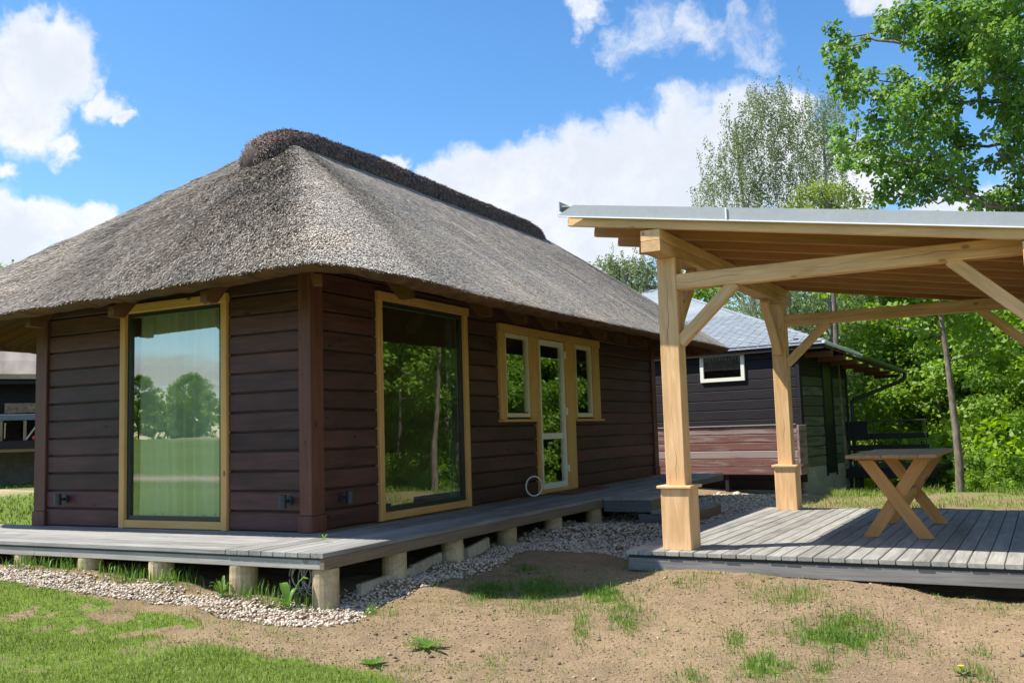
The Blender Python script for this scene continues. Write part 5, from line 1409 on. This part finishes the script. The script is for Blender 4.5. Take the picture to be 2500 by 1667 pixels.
B1= [(0.7,17.3,9.5,0.27),(0.9,17.8,9.6,0.28),(0.1,18.9,9.8,0.29),(0.6,17.6,9.4,0.27),(0.7,18.7,9.7,0.29),(-0.1,17.8,9.0,0.28),(0.5,17.6,8.9,0.27),(0.8,17.9,8.9,0.27),(1.0,18.9,9.2,0.29),(-0.3,18.3,8.9,0.28),(0.1,18.5,8.8,0.28),(0.5,18.5,8.7,0.28),(1.0,18.2,8.7,0.28),(-0.7,18.3,8.6,0.28),(-0.5,19.2,8.8,0.29),(0.2,18.0,8.4,0.28),(0.5,19.1,8.5,0.29),(1.1,18.3,8.3,0.28),(-0.7,17.8,8.0,0.27),(-0.3,18.2,8.0,0.28),(0.2,17.9,7.9,0.27),(0.2,19.6,8.3,0.29),(0.8,18.6,7.9,0.28),(-0.9,17.9,7.6,0.27),(-0.4,17.6,7.5,0.27),(-0.0,17.8,7.6,0.27),(0.3,18.3,7.5,0.28),(0.7,18.8,7.5,0.28),(-1.5,18.7,7.4,0.28),(-1.2,19.5,7.6,0.29),(-0.6,19.5,7.5,0.29),(0.1,18.4,7.1,0.28),(0.4,19.2,7.3,0.28),(-1.8,19.4,7.1,0.29),(-1.0,17.9,6.7,0.27),(-0.8,19.5,7.0,0.29),(-0.2,18.7,6.8,0.28),(0.2,19.6,7.0,0.29)]
B2= [(1.7,19.2,9.7,0.29),(2.0,19.4,9.8,0.29),(1.6,18.8,9.1,0.28),(1.9,19.4,9.3,0.29),(2.1,20.5,9.6,0.3),(1.4,19.7,9.1,0.29),(1.6,19.8,9.1,0.29),(1.9,20.0,9.1,0.29),(1.1,19.8,8.8,0.29),(1.4,20.4,8.8,0.3),(1.9,19.4,8.5,0.29),(1.1,19.5,8.2,0.29),(1.2,20.7,8.3,0.3),(1.7,20.0,8.2,0.29),(2.0,20.9,8.5,0.3),(1.1,19.3,7.6,0.28),(1.4,20.6,7.9,0.3),(1.9,20.1,7.8,0.29),(1.0,20.0,7.3,0.29),(1.1,20.9,7.5,0.3),(1.8,19.5,7.1,0.28),(2.1,20.3,7.2,0.29),(1.0,19.7,6.9,0.29),(1.5,20.0,6.8,0.29),(1.9,21.0,6.9,0.3)]
B3= [(-5.1,20.9,6.2,0.24),(-4.7,21.0,6.1,0.24),(-4.3,20.8,6.1,0.23),(-5.4,21.0,6.0,0.24),(-5.2,21.4,6.0,0.24),(-4.7,21.1,6.0,0.24),(-4.1,20.6,5.8,0.23),(-4.0,21.6,6.0,0.24),(-5.2,21.0,5.7,0.24),(-4.8,20.9,5.7,0.23),(-4.4,21.3,5.6,0.24),(-3.9,21.0,5.5,0.23),(-5.0,20.7,5.3,0.23),(-4.7,21.1,5.3,0.23),(-4.0,20.8,5.2,0.23)]
YG= [(2.3,14.5,6.0,0.25),(2.8,14.0,5.8,0.24),(2.0,14.0,5.8,0.24),(2.2,15.0,6.0,0.26),(2.6,14.6,5.8,0.25),(3.1,14.1,5.6,0.24),(1.7,14.7,5.7,0.25),(2.1,15.2,5.8,0.26),(2.5,15.1,5.7,0.26),(2.9,15.0,5.6,0.25),(3.4,14.4,5.4,0.25),(1.7,14.5,5.4,0.25),(2.1,14.6,5.4,0.25),(2.8,14.0,5.2,0.24),(3.1,15.0,5.3,0.25)]
tree('aspen_tree', 'big leafy tree reaching in from the right above the pergola roof', (8.3, 7.9, -.4), (7.9, 7.4, 9.5), .22, NEAR, M['leaf_near'], M['bark'],
     per=185, L=.066, W=.054, droop=.45, flat=1.0, twig=.0075, start=.3, sides=6)
B1 += [(-.2 + rng.normal(0, .9), 18.9 + rng.normal(0, .7), rng.uniform(2.6, 4.9), .32) for _ in range(26)]
B2 += [(1.5 + rng.normal(0, .9), 20.0 + rng.normal(0, .7), rng.uniform(2.2, 4.9), .32) for _ in range(26)]
def hang(cl, n=3, dz=.35):
    out = []
    for x, y, z, r in cl:
        for k in range(n):
            out.append((x + rng.normal(0, .22), y + rng.normal(0, .4), z - dz * k + rng.normal(0, .08), r * .8))
    return out
tree('birch_tree', 'tall pale birch with hanging twigs and a rounded top before the white cloud', (-.1, 19.4, -1.6), (-.45, 18.4, 9.2), .16, B1, M['leaf_birch'], M['bark_birch'], per=1, hang=(22, 28, .8), L=.052, W=.036, twig=.009, start=.35, group='birches behind the houses')
tree('birch_tree', 'second hanging birch just right of the tall one, partly behind the big tree', (1.3, 20.6, -1.7), (1.5, 19.6, 9.0), .15, B2, M['leaf_birch'], M['bark_birch'], per=1, hang=(22, 28, .8), L=.052, W=.036, twig=.009, start=.35, group='birches behind the houses')
tree('birch_tree', 'low birch showing between the thatched roof and the pergola post', (-5.0, 21.3, -2.0), (-4.6, 20.8, 5.6), .12, B3, M['leaf_birch'], M['bark_birch'], per=1, hang=(26, 24, .6), L=.065, W=.045, twig=.009, start=.35, group='birches behind the houses')
tree('young_tree', 'yellow green tree top just above the middle of the pergola roof', (2.4, 14.8, -1.6), (2.5, 14.6, 5.6), .11, YG, M['leaf_yellow'], M['bark'], per=170, L=.075, W=.05, droop=.3, flat=.9, folded=False, twig=.009, start=.3)

def crown(h, r, n, z0=.15, pw=.6):
    out = []
    for i in range(n):
        q = z0 + (1 - z0) * (i + rng.random()) / n
        env = r * (math.sin(min(1, (q - z0) / (1 - z0) * .9 + .12) * math.pi) ** pw)
        a = rng.random() * 2 * math.pi; rr = env * (.35 + .65 * math.sqrt(rng.random()))
        out.append((rr * math.cos(a), rr * math.sin(a), h * q, rng.uniform(.38, .62) * (r / 2.2) ** .5))
    return out
protos = []
for k, (h, r, z0) in enumerate(((6.6, 2.3, .10), (7.4, 2.1, .16), (5.6, 2.5, .06))):
    cl = crown(h, r, 95, z0)
    protos.append((cl, h))
FG = 'leafy trees in the wood behind the pergola'
spots = [  # x, y, scale, prototype, label
    (6.5, 16.4, .80, 2, 'broad low tree in the middle under the pergola roof'),
    (7.4, 14.2, .86, 1, 'sunlit tree at the right end of the wood behind the table'),
    (9.7, 13.6, .92, 0, 'dense tree beyond the right edge of the pergola'),
    (4.3, 19.8, .98, 1, 'tree in the second row between the slate house and the table'),
    (6.9, 19.0, 1.0, 0, 'tall tree in the second row behind the table'),
    (9.4, 18.6, 1.05, 2, 'wide tree in the second row at the right'),
    (5.6, 24.5, 1.1, 1, 'tree in the back row straight behind the table'),
    (8.7, 24.0, 1.15, 0, 'tree in the back row at the right'),
    (2.6, 27.0, 1.0, 0, 'farthest tree seen under the left of the pergola roof'),
    (5.2, 20.2, .95, 0, 'tree just left of the broad low one'),
    (7.3, 17.6, .92, 1, 'tree filling the gap behind the broad low one'),
    (8.3, 16.2, .95, 2, 'tree filling the gap behind the sunlit one'),
    (3.6, 22.0, 1.05, 0, 'tree of the third row left of the table'),
    (7.6, 21.6, 1.1, 1, 'tree of the third row right of the table'),
    (10.9, 15.5, 1.0, 2, 'tree of the second row past the right pergola posts'),
    (0.2, 26.0, .95, 1, 'far tree behind the birches'),
]
first = {}
for i, (x, y, s_, k, lb) in enumerate(spots):
    z = gz(x, y) - .1
    if k not in first:
        cl, h = protos[k]
        o = tree('maple_tree', lb, (0, 0, 0), (rng.normal(0, .2), rng.normal(0, .2), h * .93), .11, cl, M['leaf_maple'], M['bark'], group=FG, per=230, L=.118, W=.098, droop=.35, flat=.55, folded=False, twig=.008, start=.12)
        o.location = (x, y, z); o.scale = (s_, s_, s_); o.rotation_euler = (0, 0, i * 1.3); first[k] = o
    else:
        copy_tree(first[k], (x, y, z), i * 2.1 + .4, s_ * rng.uniform(.95, 1.05), lb, FG)
# undergrowth bushes in front of the wood
bc = [(rng.normal(0, .55), rng.normal(0, .45), rng.uniform(.15, 1.25), rng.uniform(.22, .38)) for _ in range(26)]
UG = 'bushes at the foot of the wood'
b0 = None
for i, (x, y, s_, lb) in enumerate(((6.1, 11.6, .75, 'dark bush right of the pale tree trunk'), (7.3, 11.4, .9, 'bush at the edge of the wood behind the table'), (8.5, 11.2, 1.0, 'bush at the far right of the bank'),
                                    (5.2, 12.6, .6, 'bush right of the terrace railing'), (5.5, 13.2, .9, 'bush in the shade behind the pale trunk'), (6.8, 13.0, 1.1, 'taller bush in the second line'), (8.0, 12.8, 1.15, 'tall bush at the right of the second line'), (9.6, 12.2, 1.2, 'largest bush at the right edge'), (4.7, 19.0, 2.6, 'tall bright bush straight behind the terrace railing'), (6.0, 15.6, 1.6, 'bright bush between the railing and the pale trunk'), (6.6, 14.6, 1.8, 'big bush behind the pale trunk'), (8.0, 14.4, 1.9, 'big bush behind the table at the right'))):
    z = gz(x, y) - .15
    if b0 is None:
        b0 = tree('bush', lb, (0, 0, 0), (0, 0, 1.1), .03, bc, M['leaf_maple'], M['bark_dark'], cat='bush', group=UG, per=170, L=.085, W=.06, droop=.3, flat=.8, folded=False, twig=.006, start=.1)
        b0.location = (x, y, z); b0.scale = (s_, s_, s_)
    else:
        copy_tree(b0, (x, y, z), i * 1.7, s_, lb, UG)
# trees with a bare trunk in front of the wood
def poles(label, base, top, r, cl, barkm=M['bark'], group=None, **k):
    kw = dict(per=110, L=.11, W=.09, droop=.35, flat=.6, folded=False, twig=.008, start=.5); kw.update(k)
    return tree('slim_tree', label, base, top, r, cl, M['leaf_maple'], barkm, group=group, **kw)
poles('slim tree with pale mottled trunk on the bank behind the table', (4.87, 9.85, -.4), (4.70, 10.2, 3.9), .075,
      [(4.6 + rng.normal(0, .7), 10.5 + rng.normal(0, .5), rng.uniform(2.0, 4.0), rng.uniform(.25, .4)) for _ in range(26)], group='slim trees before the wood', wob=.05)
poles('slim grey trunk half hidden in leaves above the terrace railing', (4.3, 18.6, -2.1), (4.0, 18.8, 4.2), .085,
      [(4.2 + rng.normal(0, .8), 19.0 + rng.normal(0, .5), rng.uniform(1.4, 4.6), rng.uniform(.3, .45)) for _ in range(24)], group='slim trees before the wood', wob=.12)
poles('thin dark trunk in the shade right of the pale one', (5.9, 12.4, -.9), (6.0, 12.6, 4.0), .05,
      [(6.0 + rng.normal(0, .7), 12.7 + rng.normal(0, .5), rng.uniform(1.6, 4.2), rng.uniform(.28, .42)) for _ in range(26)], M['bark_dark'], group='slim trees before the wood')
poles('thin dark trunk at the right end of the bank', (7.2, 11.9, -.8), (7.1, 12.1, 4.2), .055,
      [(7.1 + rng.normal(0, .8), 12.2 + rng.normal(0, .5), rng.uniform(1.4, 4.3), rng.uniform(.3, .45)) for _ in range(28)], M['bark_dark'], group='slim trees before the wood')
# far wood that closes the view (one mass)
cl = []
for i in range(440):
    x = rng.uniform(-13, 26); y = 33 + rng.uniform(0, 7) - .1 * x
    zg = gz(x, y); zt = (8.8 if x > 3 else 8.5 if x > -9 else 7.4)
    cl.append((x, y, zg + rng.random() * (zt - 1.2 - zg), rng.uniform(.9, 1.4)))
o = obj('far_wood', foliage(cl, 210, .26, .21, M['leaf_maple'], .3, .7, False)); o['kind'] = 'stuff'; o['label'] = 'dark wood closing the view behind the trees'; o['category'] = 'wood'
# small tree behind the thatched roof at the far left, and trees round the meadow that the panes reflect
cl = [(-27.2 + rng.normal(0, .55), 15.4 + rng.normal(0, .6), 4.0 + rng.uniform(0, 3.6), .48) for _ in range(46)]
tree('birch_tree', 'small grey green tree top above the left edge of the thatched roof', (-27.2, 15.4, -.2), (-27.1, 15.3, 7.0), .14, cl, M['leaf_birch'], M['bark_birch'], per=90, L=.15, W=.10, droop=.6, flat=.9, folded=False, twig=.012, start=.3, group='birches behind the houses')
MG = 'trees across the meadow mirrored in the panes'
mx = [(-62, -52, 1.2, 'leafy tree on the far side of the meadow behind the camera, left of the path'), (-70, -46, 1.3, 'second leafy tree left of the path across the meadow'), (-78, -40, 1.4, 'third tree of the row left of the path across the meadow'), (-88, -34, 1.3, 'last tree of the row across the meadow towards the cottage'),
      (-55, -60, 1.3, 'tree in the middle of the meadow edge behind the camera'), (-48, -66, 1.2, 'round tree right of the middle of the meadow edge'), (-41, -72, 1.3, 'tree near the right end of the meadow edge'), (-33, -76, 1.4, 'tree at the right end of the meadow edge behind the camera'),
      (-66, -62, 1.6, 'tall tree of the second row across the meadow'), (-76, -56, 1.6, 'second row tree behind the left meadow trees'), (-52, -74, 1.6, 'second row tree behind the right meadow trees'), (-98, -44, 1.7, 'distant tree at the far left of the meadow'), (-92, -26, 1.5, 'distant tree beside the cottage side of the meadow'), (-24, -80, 1.4, 'tree beyond the lawn straight behind the camera'),
      (-17.5, -21, .75, 'single tree nearer the house on the lawn, mirrored at the right of the front window'),
      (15, 12, 1.1, 'tree right of the pergola nearest its rear corner'), (14.5, 7.5, .95, 'tree right of the pergola level with its deck'), (20, 9, 1.4, 'large tree farthest right of the pergola'), (19.0, 4, 1.1, 'tree right of the pergola nearest the camera')]
for i, (x, y, s_, lb) in enumerate(mx):
    k = i % 3
    copy_tree(first[k], (x, y, gz(x, y) - .2), i * 1.9, s_ * (.72 if y < -20 else 1), lb, MG)


cl = []
for i in range(230):
    a = R(rng.uniform(196, 262)); d = rng.uniform(100, 116); h = 3.2 + 3.0 * float(vnoise(np.array(math.degrees(a)), np.array(0.5), .35, 5))
    x, y = d * math.cos(a), d * math.sin(a)
    cl.append((x, y, gz(x, y) + rng.uniform(.3, h), rng.uniform(1.2, 2.0)))
o = obj('meadow_wood', foliage(cl, 110, .55, .42, M['leaf_maple'], .3, .8, False)); o['kind'] = 'stuff'; o['label'] = 'low wood along the far edge of the meadow'; o['category'] = 'wood'
